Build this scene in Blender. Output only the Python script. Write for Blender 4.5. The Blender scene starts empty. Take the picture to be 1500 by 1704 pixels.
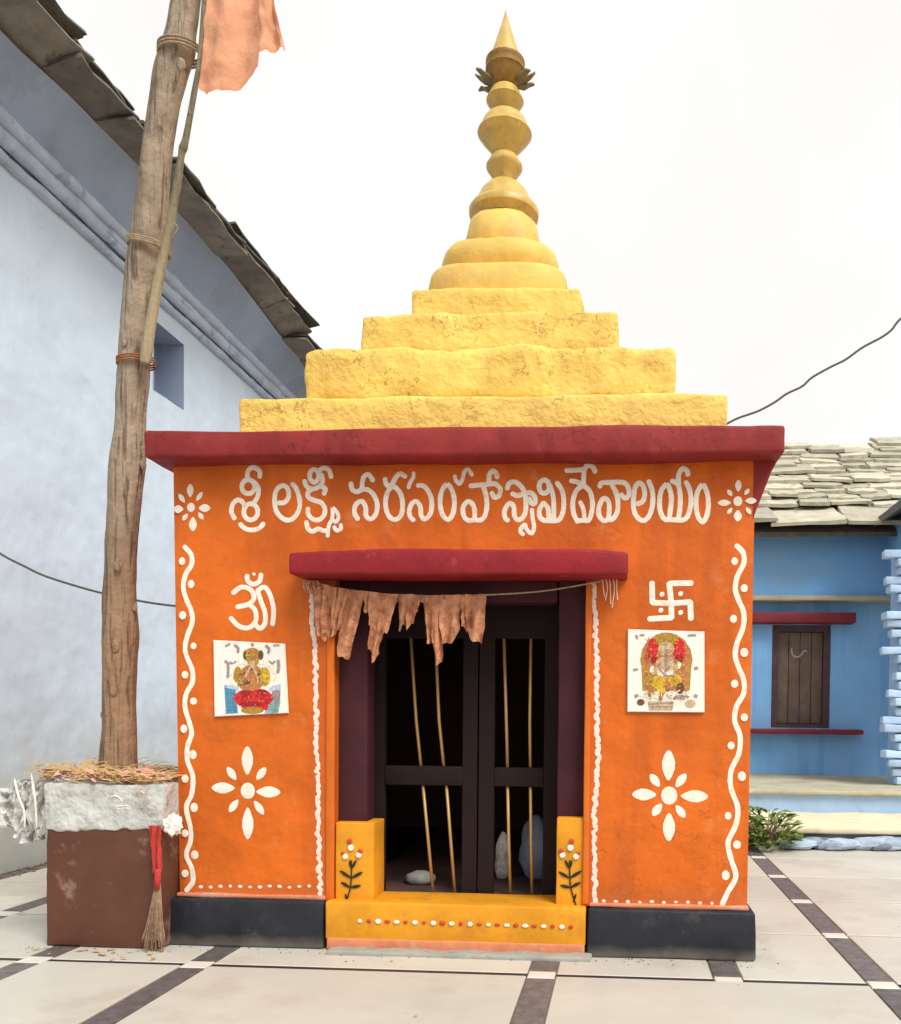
import bpy, bmesh, math, random
from mathutils import Vector, Matrix, noise
PI = math.pi
SC = bpy.context.scene
COL = SC.collection

# ------------------------------------------------------------------ camera
F, CX, CY = 1400.0, 946.56, 1222.15
YAW, PITCH, ROLL = 0.0607, -0.0232, 0.0111
cy_, sy_ = math.cos(YAW), math.sin(YAW)
cp_, sp_ = math.cos(PITCH), math.sin(PITCH)
cr_, sr_ = math.cos(ROLL), math.sin(ROLL)
EYE = Vector((0, 0, 1.0))
_r0 = Vector((cy_, sy_, 0)); _f = Vector((-sy_ * cp_, cy_ * cp_, sp_)); _u0 = Vector((sy_ * sp_, -cy_ * sp_, cp_))
RIGHT = cr_ * _r0 + sr_ * _u0
UP = cr_ * _u0 - sr_ * _r0
camd = bpy.data.cameras.new('camera')
cam = bpy.data.objects.new('camera', camd)
COL.objects.link(cam)
M = Matrix.Identity(4)
for i in range(3):
    M[i][0] = RIGHT[i]; M[i][1] = UP[i]; M[i][2] = -_f[i]; M[i][3] = EYE[i]
cam.matrix_world = M
camd.sensor_fit = 'HORIZONTAL'; camd.sensor_width = 36.0
camd.lens = F / 1500 * 36
camd.shift_x = (750 - CX) / 1500
camd.shift_y = (CY - 852) / 1500
camd.clip_start = 0.05; camd.clip_end = 3000
SC.camera = cam

# ------------------------------------------------------------------ world, sun, exposure
SUN_EL, SUN_AZ = math.radians(50), math.radians(137)     # azimuth from +Y clockwise: behind the camera, to the right
w = bpy.data.worlds.new('World'); SC.world = w; w.use_nodes = True
nt = w.node_tree; nt.nodes.clear()
N = nt.nodes.new; LK = nt.links.new
sky = N('ShaderNodeTexSky'); sky.sky_type = 'NISHITA'; sky.sun_disc = False
sky.sun_elevation = SUN_EL; sky.sun_rotation = SUN_AZ; sky.dust_density = 4.0
sc_ = N('ShaderNodeVectorMath'); sc_.operation = 'SCALE'; sc_.inputs['Scale'].default_value = 0.1
LK(sky.outputs[0], sc_.inputs[0])
tcw = N('ShaderNodeTexCoord')
cn = N('ShaderNodeTexNoise'); cn.inputs['Scale'].default_value = 2.2; cn.inputs['Detail'].default_value = 5
LK(tcw.outputs['Generated'], cn.inputs['Vector'])
cr = N('ShaderNodeValToRGB')
cr.color_ramp.elements[0].position = 0.35; cr.color_ramp.elements[0].color = (1.03, 1.00, 0.93, 1)
cr.color_ramp.elements[1].position = 0.6; cr.color_ramp.elements[1].color = (1.08, 1.08, 1.075, 1)
LK(cn.outputs['Fac'], cr.inputs[0])
mx = N('ShaderNodeMix'); mx.data_type = 'RGBA'; mx.inputs[0].default_value = 0.93
LK(sc_.outputs[0], mx.inputs[6]); LK(cr.outputs[0], mx.inputs[7])
bg = N('ShaderNodeBackground'); bg.inputs['Strength'].default_value = 1.0
LK(mx.outputs[2], bg.inputs['Color'])
wo = N('ShaderNodeOutputWorld'); LK(bg.outputs[0], wo.inputs[0])

sd = bpy.data.lights.new('sun', 'SUN'); sd.energy = 3.1; sd.angle = math.radians(26); sd.color = (1.0, 0.965, 0.9)
so = bpy.data.objects.new('sun', sd); COL.objects.link(so)
sdir = Vector((math.sin(SUN_AZ) * math.cos(SUN_EL), math.cos(SUN_AZ) * math.cos(SUN_EL), math.sin(SUN_EL)))
so.rotation_euler = sdir.to_track_quat('Z', 'Y').to_euler()
so.location = (3, -3, 8)
vs = SC.view_settings
vs.view_transform = 'Standard'; vs.look = 'None'; vs.gamma = 1.0; vs.use_curve_mapping = False
vs.exposure = 0.0

# ------------------------------------------------------------------ measuring helpers (pixel of the 1500 wide photo -> place)
def ray(px, py):
    a, b = (px - CX) / F, (py - CY) / F
    return a * RIGHT - b * UP + _f
def onY(px, py, Y):
    d = ray(px, py); return EYE + d * (Y / d.y)
def onX(px, py, X):
    d = ray(px, py); return EYE + d * (X / d.x)
def onZ(px, py, Z):
    d = ray(px, py); return EYE + d * ((Z - 1.0) / d.z)
def pix(p):
    v = Vector(p) - EYE
    z = v.dot(_f); return CX + F * v.dot(RIGHT) / z, CY - F * v.dot(UP) / z

# ------------------------------------------------------------------ materials
MATS = {}
def mat(name, col, rough=0.8, var=0.12, vs_=4.0, bump=0.25, bs=45.0, stain=None, st=(2.0, 0.62, 0.7), rand=0.0,
        metallic=0.0, zband=None, streak=None, trans=0.0, fine=0.0, bd=0.004, spec=0.3, big=None, crack=None, grain=None):
    if name in MATS: return MATS[name]
    m = bpy.data.materials.new(name); m.use_nodes = True
    t = m.node_tree; b = t.nodes['Principled BSDF']
    n = t.nodes.new; l = t.links.new
    geo = n('ShaderNodeNewGeometry')
    b.inputs['Roughness'].default_value = rough; b.inputs['Specular IOR Level'].default_value = spec; b.inputs['Metallic'].default_value = metallic
    if trans: b.inputs['Transmission Weight'].default_value = trans
    n1 = n('ShaderNodeTexNoise'); n1.inputs['Scale'].default_value = vs_; n1.inputs['Detail'].default_value = 7; n1.inputs['Roughness'].default_value = 0.62
    l(geo.outputs['Position'], n1.inputs['Vector'])
    mr = n('ShaderNodeMapRange'); mr.inputs['From Min'].default_value = 0.3; mr.inputs['From Max'].default_value = 0.7
    mr.inputs['To Min'].default_value = 1 - var; mr.inputs['To Max'].default_value = 1 + var
    l(n1.outputs['Fac'], mr.inputs['Value'])
    cur = n('ShaderNodeVectorMath'); cur.operation = 'SCALE'; cur.inputs[0].default_value = col[:3]
    l(mr.outputs[0], cur.inputs['Scale']); out = cur.outputs[0]
    if rand:
        oi = n('ShaderNodeObjectInfo'); m2 = n('ShaderNodeMapRange')
        m2.inputs['To Min'].default_value = 1 - rand; m2.inputs['To Max'].default_value = 1 + rand
        l(oi.outputs['Random'], m2.inputs['Value'])
        s2 = n('ShaderNodeVectorMath'); s2.operation = 'SCALE'; l(out, s2.inputs[0]); l(m2.outputs[0], s2.inputs['Scale']); out = s2.outputs[0]
    def mixin(out, fac_sock, c2):
        mm = n('ShaderNodeMix'); mm.data_type = 'RGBA'; l(fac_sock, mm.inputs[0]); l(out, mm.inputs[6])
        mm.inputs[7].default_value = (*c2[:3], 1); return mm.outputs[2]
    if stain:
        n2 = n('ShaderNodeTexNoise'); n2.inputs['Scale'].default_value = st[0]; n2.inputs['Detail'].default_value = 9; n2.inputs['Roughness'].default_value = 0.7
        ad = n('ShaderNodeVectorMath'); ad.operation = 'ADD'; ad.inputs[1].default_value = (7.3, 1.7, 4.1)
        l(geo.outputs['Position'], ad.inputs[0]); l(ad.outputs[0], n2.inputs['Vector'])
        m3 = n('ShaderNodeMapRange'); m3.inputs['From Min'].default_value = st[1]; m3.inputs['From Max'].default_value = st[1] + 0.09
        m3.inputs['To Max'].default_value = st[2]; l(n2.outputs['Fac'], m3.inputs['Value'])
        out = mixin(out, m3.outputs[0], stain)
    if streak:      # rain streaks: colour, amount, threshold
        mp = n('ShaderNodeMapping'); mp.inputs['Scale'].default_value = (7, 7, 0.7)
        l(geo.outputs['Position'], mp.inputs['Vector'])
        n4 = n('ShaderNodeTexNoise'); n4.inputs['Scale'].default_value = 1.0; n4.inputs['Detail'].default_value = 6
        l(mp.outputs[0], n4.inputs['Vector'])
        m5 = n('ShaderNodeMapRange'); m5.inputs['From Min'].default_value = streak[2]; m5.inputs['From Max'].default_value = streak[2] + 0.15
        m5.inputs['To Max'].default_value = streak[1]; l(n4.outputs['Fac'], m5.inputs['Value'])
        out = mixin(out, m5.outputs[0], streak[0])
    if zband:       # list of (z, softness, wobble, colour, amount): below z another colour
        for (z0, soft, wob, c2, amt) in zband:
            sx = n('ShaderNodeSeparateXYZ'); l(geo.outputs['Position'], sx.inputs[0])
            n3 = n('ShaderNodeTexNoise'); n3.inputs['Scale'].default_value = 7; n3.inputs['Detail'].default_value = 6
            l(geo.outputs['Position'], n3.inputs['Vector'])
            ma = n('ShaderNodeMath'); ma.operation = 'MULTIPLY_ADD'; ma.inputs[1].default_value = wob
            l(n3.outputs['Fac'], ma.inputs[0]); l(sx.outputs['Z'], ma.inputs[2])
            m4 = n('ShaderNodeMapRange'); m4.inputs['From Min'].default_value = z0 + wob * 0.5 - soft; m4.inputs['From Max'].default_value = z0 + wob * 0.5 + soft
            m4.inputs['To Min'].default_value = amt; m4.inputs['To Max'].default_value = 0; l(ma.outputs[0], m4.inputs['Value'])
            out = mixin(out, m4.outputs[0], c2)
    if crack:       # thin dark lines where a noise field crosses its middle: scale, half width, colour, amount
        nc = n('ShaderNodeTexNoise'); nc.inputs['Scale'].default_value = crack[0]; nc.inputs['Detail'].default_value = 6; nc.inputs['Roughness'].default_value = 0.6
        l(geo.outputs['Position'], nc.inputs['Vector'])
        s1 = n('ShaderNodeMath'); s1.operation = 'SUBTRACT'; s1.inputs[1].default_value = 0.5; l(nc.outputs['Fac'], s1.inputs[0])
        s2_ = n('ShaderNodeMath'); s2_.operation = 'ABSOLUTE'; l(s1.outputs[0], s2_.inputs[0])
        s3 = n('ShaderNodeMapRange'); s3.inputs['From Min'].default_value = crack[1] * .3; s3.inputs['From Max'].default_value = crack[1]
        s3.inputs['To Min'].default_value = crack[3]; s3.inputs['To Max'].default_value = 0; l(s2_.outputs[0], s3.inputs['Value'])
        ng = n('ShaderNodeTexNoise'); ng.inputs['Scale'].default_value = crack[0] * .45; l(geo.outputs['Position'], ng.inputs['Vector'])
        s4 = n('ShaderNodeMapRange'); s4.inputs['From Min'].default_value = .5; s4.inputs['From Max'].default_value = .58; l(ng.outputs['Fac'], s4.inputs['Value'])
        s5 = n('ShaderNodeMath'); s5.operation = 'MULTIPLY'; l(s3.outputs[0], s5.inputs[0]); l(s4.outputs[0], s5.inputs[1])
        out = mixin(out, s5.outputs[0], crack[2])
    gn = None
    if grain:       # lengthwise wood grain: colour, amount
        gm = n('ShaderNodeMapping'); gm.inputs['Scale'].default_value = (46, 46, 3.2); l(geo.outputs['Position'], gm.inputs['Vector'])
        gn = n('ShaderNodeTexNoise'); gn.inputs['Scale'].default_value = 1; gn.inputs['Detail'].default_value = 6; gn.inputs['Distortion'].default_value = .6; l(gm.outputs[0], gn.inputs['Vector'])
        g2 = n('ShaderNodeMapRange'); g2.inputs['From Min'].default_value = .53; g2.inputs['From Max'].default_value = .66; g2.inputs['To Max'].default_value = grain[1]
        l(gn.outputs['Fac'], g2.inputs['Value']); out = mixin(out, g2.outputs[0], grain[0])
    l(out, b.inputs['Base Color'])
    if bump:
        nb = n('ShaderNodeTexNoise'); nb.inputs['Scale'].default_value = bs; nb.inputs['Detail'].default_value = 5
        l(geo.outputs['Position'], nb.inputs['Vector'])
        bu = n('ShaderNodeBump'); bu.inputs['Strength'].default_value = bump; bu.inputs['Distance'].default_value = bd
        l(nb.outputs['Fac'], bu.inputs['Height']); l(bu.outputs[0], b.inputs['Normal'])
        if gn:
            b3 = n('ShaderNodeBump'); b3.inputs['Strength'].default_value = 1.0; b3.inputs['Distance'].default_value = -0.012
            l(gn.outputs['Fac'], b3.inputs['Height']); l(b3.outputs[0], bu.inputs['Normal'])
        if big:
            n6 = n('ShaderNodeTexNoise'); n6.inputs['Scale'].default_value = big[0]; n6.inputs['Detail'].default_value = 3
            l(geo.outputs['Position'], n6.inputs['Vector'])
            b2 = n('ShaderNodeBump'); b2.inputs['Strength'].default_value = 1.0; b2.inputs['Distance'].default_value = big[1]
            l(n6.outputs['Fac'], b2.inputs['Height']); l(b2.outputs[0], bu.inputs['Normal'])
    MATS[name] = m
    return m

ORANGE = mat('orange_paint', (0.63, 0.127, 0.008), 0.62, 0.20, 2.6, 0.45, 34, big=(6, 0.016), crack=(3.2, 0.006, (0.34, 0.07, 0.012), 0.55), stain=(0.70, 0.235, 0.075), st=(5.0, 0.585, 0.6), streak=((0.44, 0.078, 0.008), 0.55, 0.50), zband=[(0.27, 0.03, 0.12, (0.5, 0.13, 0.04), 0.45)])
ORANGE2 = mat('orange_paint_trim', (0.64, 0.14, 0.012), 0.65, 0.15, 5, 0.35, 30)
PINKISH = mat('faded_orange', (0.62, 0.22, 0.11), 0.85, 0.2, 9, 0.4, 40, stain=(0.5, 0.42, 0.35), st=(14, 0.55, 0.6))
MAROON = mat('maroon_paint', (0.27, 0.026, 0.024), 0.65, 0.22, 4, 0.35, 26, stain=(0.36, 0.10, 0.08), st=(6.5, 0.60, 0.5), big=(7, .012), crack=(6, 0.010, (0.10, 0.012, 0.012), 0.8), streak=((0.19, 0.016, 0.018), 0.6, 0.5))
RED_SLAB = mat('red_paint', (0.29, 0.013, 0.020), 0.6, 0.2, 4, 0.3, 26, stain=(0.38, 0.10, 0.08), st=(8, 0.62, 0.6), big=(8, .010), crack=(8, 0.010, (0.10, 0.012, 0.012), 0.8), streak=((0.22, 0.012, 0.018), 0.6, 0.5))
YELLOW = mat('yellow_paint', (0.83, 0.57, 0.14), 0.72, 0.16, 5, 0.7, 42, stain=(0.62, 0.39, 0.10), st=(8, 0.565, 0.6), bd=0.011, big=(8, 0.02), crack=(9, 0.012, (0.30, 0.17, 0.04), 0.8), streak=((0.60, 0.40, 0.12), 0.45, 0.54))
YELLOW_S = mat('smooth_yellow_paint', (0.80, 0.53, 0.13), 0.6, 0.14, 6, 0.4, 50, stain=(0.66, 0.40, 0.16), st=(6, 0.54, 0.6), big=(9, .008), streak=((0.58, 0.37, 0.11), 0.4, 0.54))
YELLOW_T = mat('yellow_trim', (0.70, 0.295, 0.014), 0.6, 0.18, 6, 0.4, 50, stain=(0.58, 0.21, 0.02), st=(7, 0.54, 0.6))
GOLD = mat('brass_yellow_paint', (0.60, 0.40, 0.10), 0.40, 0.18, 12, 0.3, 70, stain=(0.36, 0.21, 0.05), st=(14, 0.55, 0.6), spec=.5, big=(14, .006))
DULLGOLD = mat('dull_brass', (0.30, 0.17, 0.04), 0.5, 0.25, 25, 0.3, 80)
LEAFMETAL = mat('tarnished_metal', (0.20, 0.16, 0.07), 0.5, 0.2, 30, 0.2, 80)
BLACK = mat('black_paint', (0.018, 0.019, 0.026), 0.55, 0.25, 6, 0.3, 40, stain=(0.07, 0.062, 0.055), st=(9, 0.60, 0.6), big=(9, .010), zband=[(0.03, 0.025, 0.07, (0.17, 0.15, 0.125), 0.7)])
WHITE = mat('white_paint', (0.84, 0.77, 0.66), 0.75, 0.10, 30, 0.3, 90, stain=(0.76, 0.46, 0.30), st=(26, 0.545, 0.6))
WHITE_P = mat('rope_paint', (0.84, 0.68, 0.60), 0.75, 0.12, 40, 0.4, 90, stain=(0.70, 0.36, 0.24), st=(45, 0.54, 0.6))
PURPLE = mat('dark_maroon_paint', (0.050, 0.010, 0.015), 0.75, 0.25, 5, 0.25, 30)
DARKWOOD = mat('dark_brown_paint', (0.012, 0.004, 0.004), 0.8, 0.25, 8, 0.3, 40)
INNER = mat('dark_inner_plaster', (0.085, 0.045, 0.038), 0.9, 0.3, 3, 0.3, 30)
BRASS = mat('brass_rod', (0.50, 0.30, 0.11), 0.45, 0.1, 20, 0.1, 60, metallic=0.35)
TILE = mat('cream_floor_tile', (0.56, 0.535, 0.47), 0.42, 0.08, 1.6, 0.12, 60, crack=(9, 0.004, (0.36, 0.32, 0.26), 0.5), stain=(0.46, 0.415, 0.34), st=(1.6, 0.54, 0.6), rand=0.05, streak=((0.50, 0.45, 0.38), 0.4, 0.56))
STRIP = mat('dark_stone_strip', (0.135, 0.115, 0.112), 0.5, 0.35, 22, 0.2, 60, rand=0.2)
SQUARE = mat('white_stone_square', (0.66, 0.63, 0.56), 0.5, 0.06, 10, 0.1, 60)
GROUT = mat('grout', (0.17, 0.145, 0.12), 0.9, 0.25, 12, 0.3, 60)
BLACKLINE = mat('black_stone_line', (0.03, 0.024, 0.022), 0.5, 0.3, 12, 0.2, 60)
EARTH = mat('earth', (0.22, 0.17, 0.12), 0.95, 0.25, 1.5, 0.6, 12)
CEMENT = mat('grey_cement', (0.34, 0.33, 0.29), 0.9, 0.18, 6, 0.5, 40, stain=(0.2, 0.2, 0.18), st=(6, 0.55, 0.5))
PALE = mat('pale_blue_limewash', (0.64, 0.755, 0.89), 0.9, 0.05, 1.6, 0.5, 9, big=(1.7, .05), stain=(0.57, 0.69, 0.83), st=(1.6, 0.53, 0.45), crack=(5, .004, (0.42, 0.50, 0.58), .6),
           streak=((0.54, 0.63, 0.70), 0.3, 0.62), zband=[(0.75, 0.35, 1.0, (0.53, 0.59, 0.57), 0.85), (0.30, 0.10, 0.7, (0.38, 0.385, 0.34), 0.75)])
PALE_TR = mat('pale_blue_moulding', (0.50, 0.59, 0.74), 0.85, 0.16, 5, 0.7, 30, stain=(0.24, 0.27, 0.34), st=(6, 0.54, 0.6))
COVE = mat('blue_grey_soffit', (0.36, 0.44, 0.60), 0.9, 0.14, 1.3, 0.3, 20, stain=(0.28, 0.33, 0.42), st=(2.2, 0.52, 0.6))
NICHE = mat('niche_blue', (0.34, 0.42, 0.56), 0.9, 0.06, 3, 0.2, 20)
SLATE_D = mat('weathered_slate_dark', (0.20, 0.178, 0.15), 0.85, 0.28, 7, 0.7, 22, stain=(0.075, 0.068, 0.06), st=(8, 0.58, 0.7), rand=0.22, bd=0.02)
SLATE_E = mat('slate_edge_dark', (0.10, 0.09, 0.078), 0.9, 0.3, 8, 0.8, 22, rand=0.3, bd=0.02)
SLATE_R = mat('weathered_slate_pale', (0.47, 0.44, 0.345), 0.85, 0.2, 5, 0.6, 25, stain=(0.22, 0.20, 0.15), st=(5, 0.58, 0.7), rand=0.25, bd=0.01)
MORTAR = mat('roof_bedding', (0.12, 0.11, 0.09), 0.95, 0.3, 9, 0.5, 30)
BLUE = mat('blue_wall_paint', (0.22, 0.48, 0.84), 0.85, 0.12, 1.0, 0.4, 14, stain=(0.26, 0.48, 0.78), st=(1.6, 0.5, 0.6), streak=((0.12, 0.35, 0.72), 0.5, 0.5))
BLUE_UP = mat('blue_wall_paint_upper', (0.18, 0.42, 0.76), 0.85, 0.1, 1.6, 0.4, 14, stain=(0.24, 0.42, 0.62), st=(1.4, 0.52, 0.6))
BLUE_LT = mat('light_blue_paint', (0.34, 0.50, 0.74), 0.85, 0.14, 2.5, 0.4, 20, stain=(0.25, 0.38, 0.62), st=(4, 0.55, 0.6))
BRICK_B = mat('light_blue_brick_paint', (0.46, 0.62, 0.84), 0.85, 0.12, 9, 0.6, 40, rand=0.18)
CREAM = mat('cream_ledge', (0.74, 0.66, 0.46), 0.8, 0.12, 3, 0.3, 25, stain=(0.52, 0.43, 0.28), st=(4, 0.55, 0.5))
TAN = mat('tan_ledge', (0.44, 0.41, 0.30), 0.85, 0.2, 3, 0.3, 25, stain=(0.42, 0.24, 0.13), st=(2, 0.54, 0.7))
GREYPL = mat('grey_plinth', (0.20, 0.23, 0.28), 0.9, 0.3, 5, 0.6, 20, stain=(0.08, 0.09, 0.11), st=(5, 0.53, 0.8))
RUBBLE = mat('rubble_stone', (0.26, 0.32, 0.40), 0.85, 0.3, 10, 0.6, 25, rand=0.5)
SHUTTER = mat('brown_shutter_wood', (0.15, 0.105, 0.085), 0.7, 0.25, 6, 0.5, 30, stain=(0.25, 0.19, 0.14), st=(8, 0.58, 0.5), rand=0.1)
FRAMEW = mat('shutter_frame_wood', (0.085, 0.05, 0.055), 0.6, 0.2, 9, 0.3, 40)
LINTEL = mat('red_lintel_paint', (0.19, 0.022, 0.032), 0.6, 0.2, 6, 0.3, 40)
BARK = mat('debarked_timber', (0.34, 0.26, 0.19), 0.8, 0.25, 9, 0.9, 26, grain=((0.10, 0.065, 0.04), 0.8), big=None, stain=(0.42, 0.34, 0.25), st=(9, 0.50, 0.7), streak=((0.15, 0.09, 0.055), 0.75, 0.53),
           zband=[(1.75, 0.5, 0.7, (0.31, 0.16, 0.075), 0.72)], bd=0.012)
BAMBOO = mat('bamboo', (0.20, 0.17, 0.105), 0.7, 0.3, 14, 0.8, 60, stain=(0.07, 0.05, 0.03), st=(30, 0.56, 0.8), zband=[(3.0, 0.25, 0.3, (0.43, 0.34, 0.21), 0.8)], grain=((0.09, 0.06, 0.035), 0.5))
ROPE = mat('jute_rope', (0.36, 0.27, 0.17), 0.9, 0.3, 60, 0.7, 160)
CORD_O = mat('orange_cord', (0.36, 0.13, 0.06), 0.9, 0.3, 60, 0.5, 160)
WIRE = mat('grey_wire', (0.10, 0.105, 0.10), 0.7, 0.2, 30, 0.1, 60)
FLAG = mat('faded_saffron_cloth', (0.74, 0.36, 0.21), 0.9, 0.10, 4, 0.25, 150, big=(11, .014), stain=(0.66, 0.26, 0.15), st=(5, 0.55, 0.5))
TORAN = mat('faded_orange_cloth', (0.58, 0.26, 0.14), 0.9, 0.35, 26, 0.9, 55, stain=(0.30, 0.10, 0.05), st=(24, 0.53, 0.7), bd=0.01)
BROWNB = mat('brown_planter_paint', (0.115, 0.044, 0.026), 0.55, 0.2, 3, 0.35, 30, stain=(0.27, 0.18, 0.145), st=(6.5, 0.575, 0.8), streak=((0.15, 0.035, 0.026), 0.5, 0.55))
LIMEW = mat('planter_limewash', (0.54, 0.54, 0.51), 0.8, 0.2, 5, 0.7, 40, big=(10, .03), stain=(0.33, 0.23, 0.17), st=(7, 0.56, 0.7), streak=((0.42, 0.36, 0.28), 0.5, 0.55))
SOIL = mat('dry_soil', (0.24, 0.17, 0.11), 0.95, 0.35, 14, 1.0, 40, bd=0.02)
STRAW = mat('dry_straw', (0.52, 0.33, 0.14), 0.85, 0.35, 30, 0.2, 90)
BAGP = mat('grey_plastic', (0.66, 0.65, 0.62), 0.22, 0.25, 14, 0.6, 14, stain=(0.34, 0.29, 0.24), st=(10, 0.54, 0.7), bd=0.02, spec=.8, big=(12, .03))
REDC = mat('red_cloth', (0.46, 0.045, 0.035), 0.85, 0.25, 25, 0.5, 90)
RAG = mat('white_rag', (0.86, 0.80, 0.72), 0.85, 0.06, 25, 0.3, 90)
PINKC = mat('pink_cloth', (0.62, 0.34, 0.26), 0.85, 0.2, 25, 0.4, 90)
GREEN = mat('green_leaf', (0.10, 0.17, 0.035), 0.6, 0.45, 10, 0.2, 60, stain=(0.26, 0.27, 0.07), st=(14, 0.55, 0.7))
GREEN2 = mat('young_leaf', (0.22, 0.24, 0.06), 0.6, 0.3, 12, 0.2, 60)
BLOSSOM = mat('painted_red', (0.55, 0.06, 0.03), 0.6, 0.1, 20, 0.1, 60)
DKGREEN = mat('painted_dark_green', (0.018, 0.022, 0.012), 0.6, 0.2, 20, 0.1, 60)
IDOL = mat('grey_blue_cloth', (0.26, 0.31, 0.42), 0.7, 0.3, 12, 0.5, 30)
CERAMIC = mat('white_glazed_tile', (0.84, 0.80, 0.73), 0.22, 0.04, 10, 0.03, 40)

# ------------------------------------------------------------------ object helpers
def tag(o, label=None, cat=None, group=None, kind=None):
    if label: o['label'] = label
    if cat: o['category'] = cat
    if group: o['group'] = group
    if kind: o['kind'] = kind
    return o
ROOT = {}
def thing(name, loc, label, cat, group=None):
    o = bpy.data.objects.new(name, None); o.empty_display_size = 0.1
    COL.objects.link(o); o.location = loc; ROOT[o.name] = Vector(loc)
    return tag(o, label, cat, group)
def org(o):
    while o is not None:
        if o.name in ROOT: return ROOT[o.name]
        o = o.parent
    return Vector((0, 0, 0))

class MB:
    def __init__(s): s.v = []; s.f = []; s.m = []; s.mi = 0
    def add(s, vs, fs):
        b = len(s.v); s.v += [Vector(p) for p in vs]
        for f in fs: s.f.append([b + i for i in f]); s.m.append(s.mi)
        return s
    def box(s, x0, x1, y0, y1, z0, z1):
        vs = [(x, y, z) for x in (x0, x1) for y in (y0, y1) for z in (z0, z1)]
        return s.add(vs, [(0, 1, 3, 2), (4, 6, 7, 5), (0, 4, 5, 1), (2, 3, 7, 6), (0, 2, 6, 4), (1, 5, 7, 3)])
    def hexa(s, c):        # eight corners: front quad (ccw) then back quad
        return s.add(c, [(0, 1, 2, 3), (7, 6, 5, 4), (0, 4, 5, 1), (1, 5, 6, 2), (2, 6, 7, 3), (3, 7, 4, 0)])
    def prism(s, pts, dvec):
        n = len(pts); d = Vector(dvec); pts = [Vector(p) for p in pts]
        return s.add(pts + [p + d for p in pts], [tuple(range(n)), tuple(range(2 * n - 1, n - 1, -1))] +
                     [(i, n + i, n + (i + 1) % n, (i + 1) % n) for i in range(n)])
    def tube(s, pts, rad, n=8, squash=None, cap=True):
        pts = [Vector(p) for p in pts]; k = len(pts)
        if not hasattr(rad, '__len__'): rad = [rad] * k
        rings = []; ref = Vector((0.13, 0.05, 1)).normalized()
        if squash is not None: ref = Vector((0, 1, 0))
        for i, p in enumerate(pts):
            t = (pts[min(i + 1, k - 1)] - pts[max(i - 1, 0)])
            if t.length < 1e-9: t = Vector((1, 0, 0))
            t.normalize(); a = ref - t * ref.dot(t)
            if a.length < 1e-4: a = Vector((1, 0, 0)) - t * t.x
            a.normalize(); b = t.cross(a)
            ra = rad[i] if squash is None else squash
            rings.append([p + a * ra * math.cos(2 * PI * j / n) + b * rad[i] * math.sin(2 * PI * j / n) for j in range(n)])
        vs = [q for r in rings for q in r]; fs = []
        for i in range(k - 1):
            for j in range(n):
                fs.append((i * n + j, i * n + (j + 1) % n, (i + 1) * n + (j + 1) % n, (i + 1) * n + j))
        if cap: fs += [tuple(range(n)), tuple(range((k - 1) * n + n - 1, (k - 1) * n - 1, -1))]
        return s.add(vs, fs)
    def lathe(s, c, prof, n=40, wob=0.0, seed=0):
        c = Vector(c); vs = []
        for i, (r, z) in enumerate(prof):
            for j in range(n):
                a = 2 * PI * j / n
                rr = r
                if wob: rr += wob * noise.noise(Vector((math.cos(a) * 2.5, math.sin(a) * 2.5, z * 7 + seed)))
                vs.append(c + Vector((rr * math.cos(a), rr * math.sin(a), z - c.z)))
        fs = []
        for i in range(len(prof) - 1):
            for j in range(n): fs.append((i * n + j, i * n + (j + 1) % n, (i + 1) * n + (j + 1) % n, (i + 1) * n + j))
        k = len(prof) - 1
        fs += [tuple(range(n)), tuple(k * n + j for j in range(n - 1, -1, -1))]
        return s.add(vs, fs)
    def ell(s, c, ax, ay, az, nu=10, nv=6):      # ellipsoid from three axis vectors
        c = Vector(c); vs = []; fs = []
        for i in range(nv + 1):
            th = PI * i / nv
            for j in range(nu):
                ph = 2 * PI * j / nu
                vs.append(c + ax * math.sin(th) * math.cos(ph) + ay * math.sin(th) * math.sin(ph) + az * math.cos(th))
        for i in range(nv):
            for j in range(nu): fs.append((i * nu + j, i * nu + (j + 1) % nu, (i + 1) * nu + (j + 1) % nu, (i + 1) * nu + j))
        return s.add(vs, fs)
    def rbox(s, x0, x1, y0, y1, z0, z1, r=0.02, amp=0.006, res=0.05, sc=6.0, fa=0.0, maxn=60, seed=0.0, taper=0.0):
        # rounded, hand-made box: subdivided, corners rounded, surface pushed by noise
        def lin(a, b):
            k = max(2, min(maxn, int((b - a) / res)))
            inner = [a + r * 0.35] + [a + r + (b - a - 2 * r) * i / k for i in range(k + 1)] + [b - r * 0.35]
            return [a] + inner + [b]
        X, Y, Z = lin(x0, x1), lin(y0, y1), lin(z0, z1)
        idx = {}; vs = []; fs = []
        sd = Vector((seed, seed * 1.7, seed * 0.3))
        def V(i, j, k):
            key = (i, j, k)
            if key in idx: return idx[key]
            p = Vector((X[i], Y[j], Z[k]))
            q = Vector((min(max(p.x, x0 + r), x1 - r), min(max(p.y, y0 + r), y1 - r), min(max(p.z, z0 + r), z1 - r)))
            d = p - q
            if d.length > 1e-9: nrm = d.normalized(); p = q + nrm * min(d.length, r) if (d.length > r) else p
            else: nrm = Vector((0, 0, 0))
            o = p + nrm * (amp * noise.noise(p * sc + sd) + fa * noise.noise(p * sc * 5 + sd) + 0.4 * fa * noise.noise(p * sc * 13 + sd))
            idx[key] = len(vs); vs.append(o); return idx[key]
        nx, ny, nz = len(X) - 1, len(Y) - 1, len(Z) - 1
        for i in range(nx):
            for j in range(ny):
                for k in (0, nz):
                    fs.append((V(i, j, k), V(i + 1, j, k), V(i + 1, j + 1, k), V(i, j + 1, k)))
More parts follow.
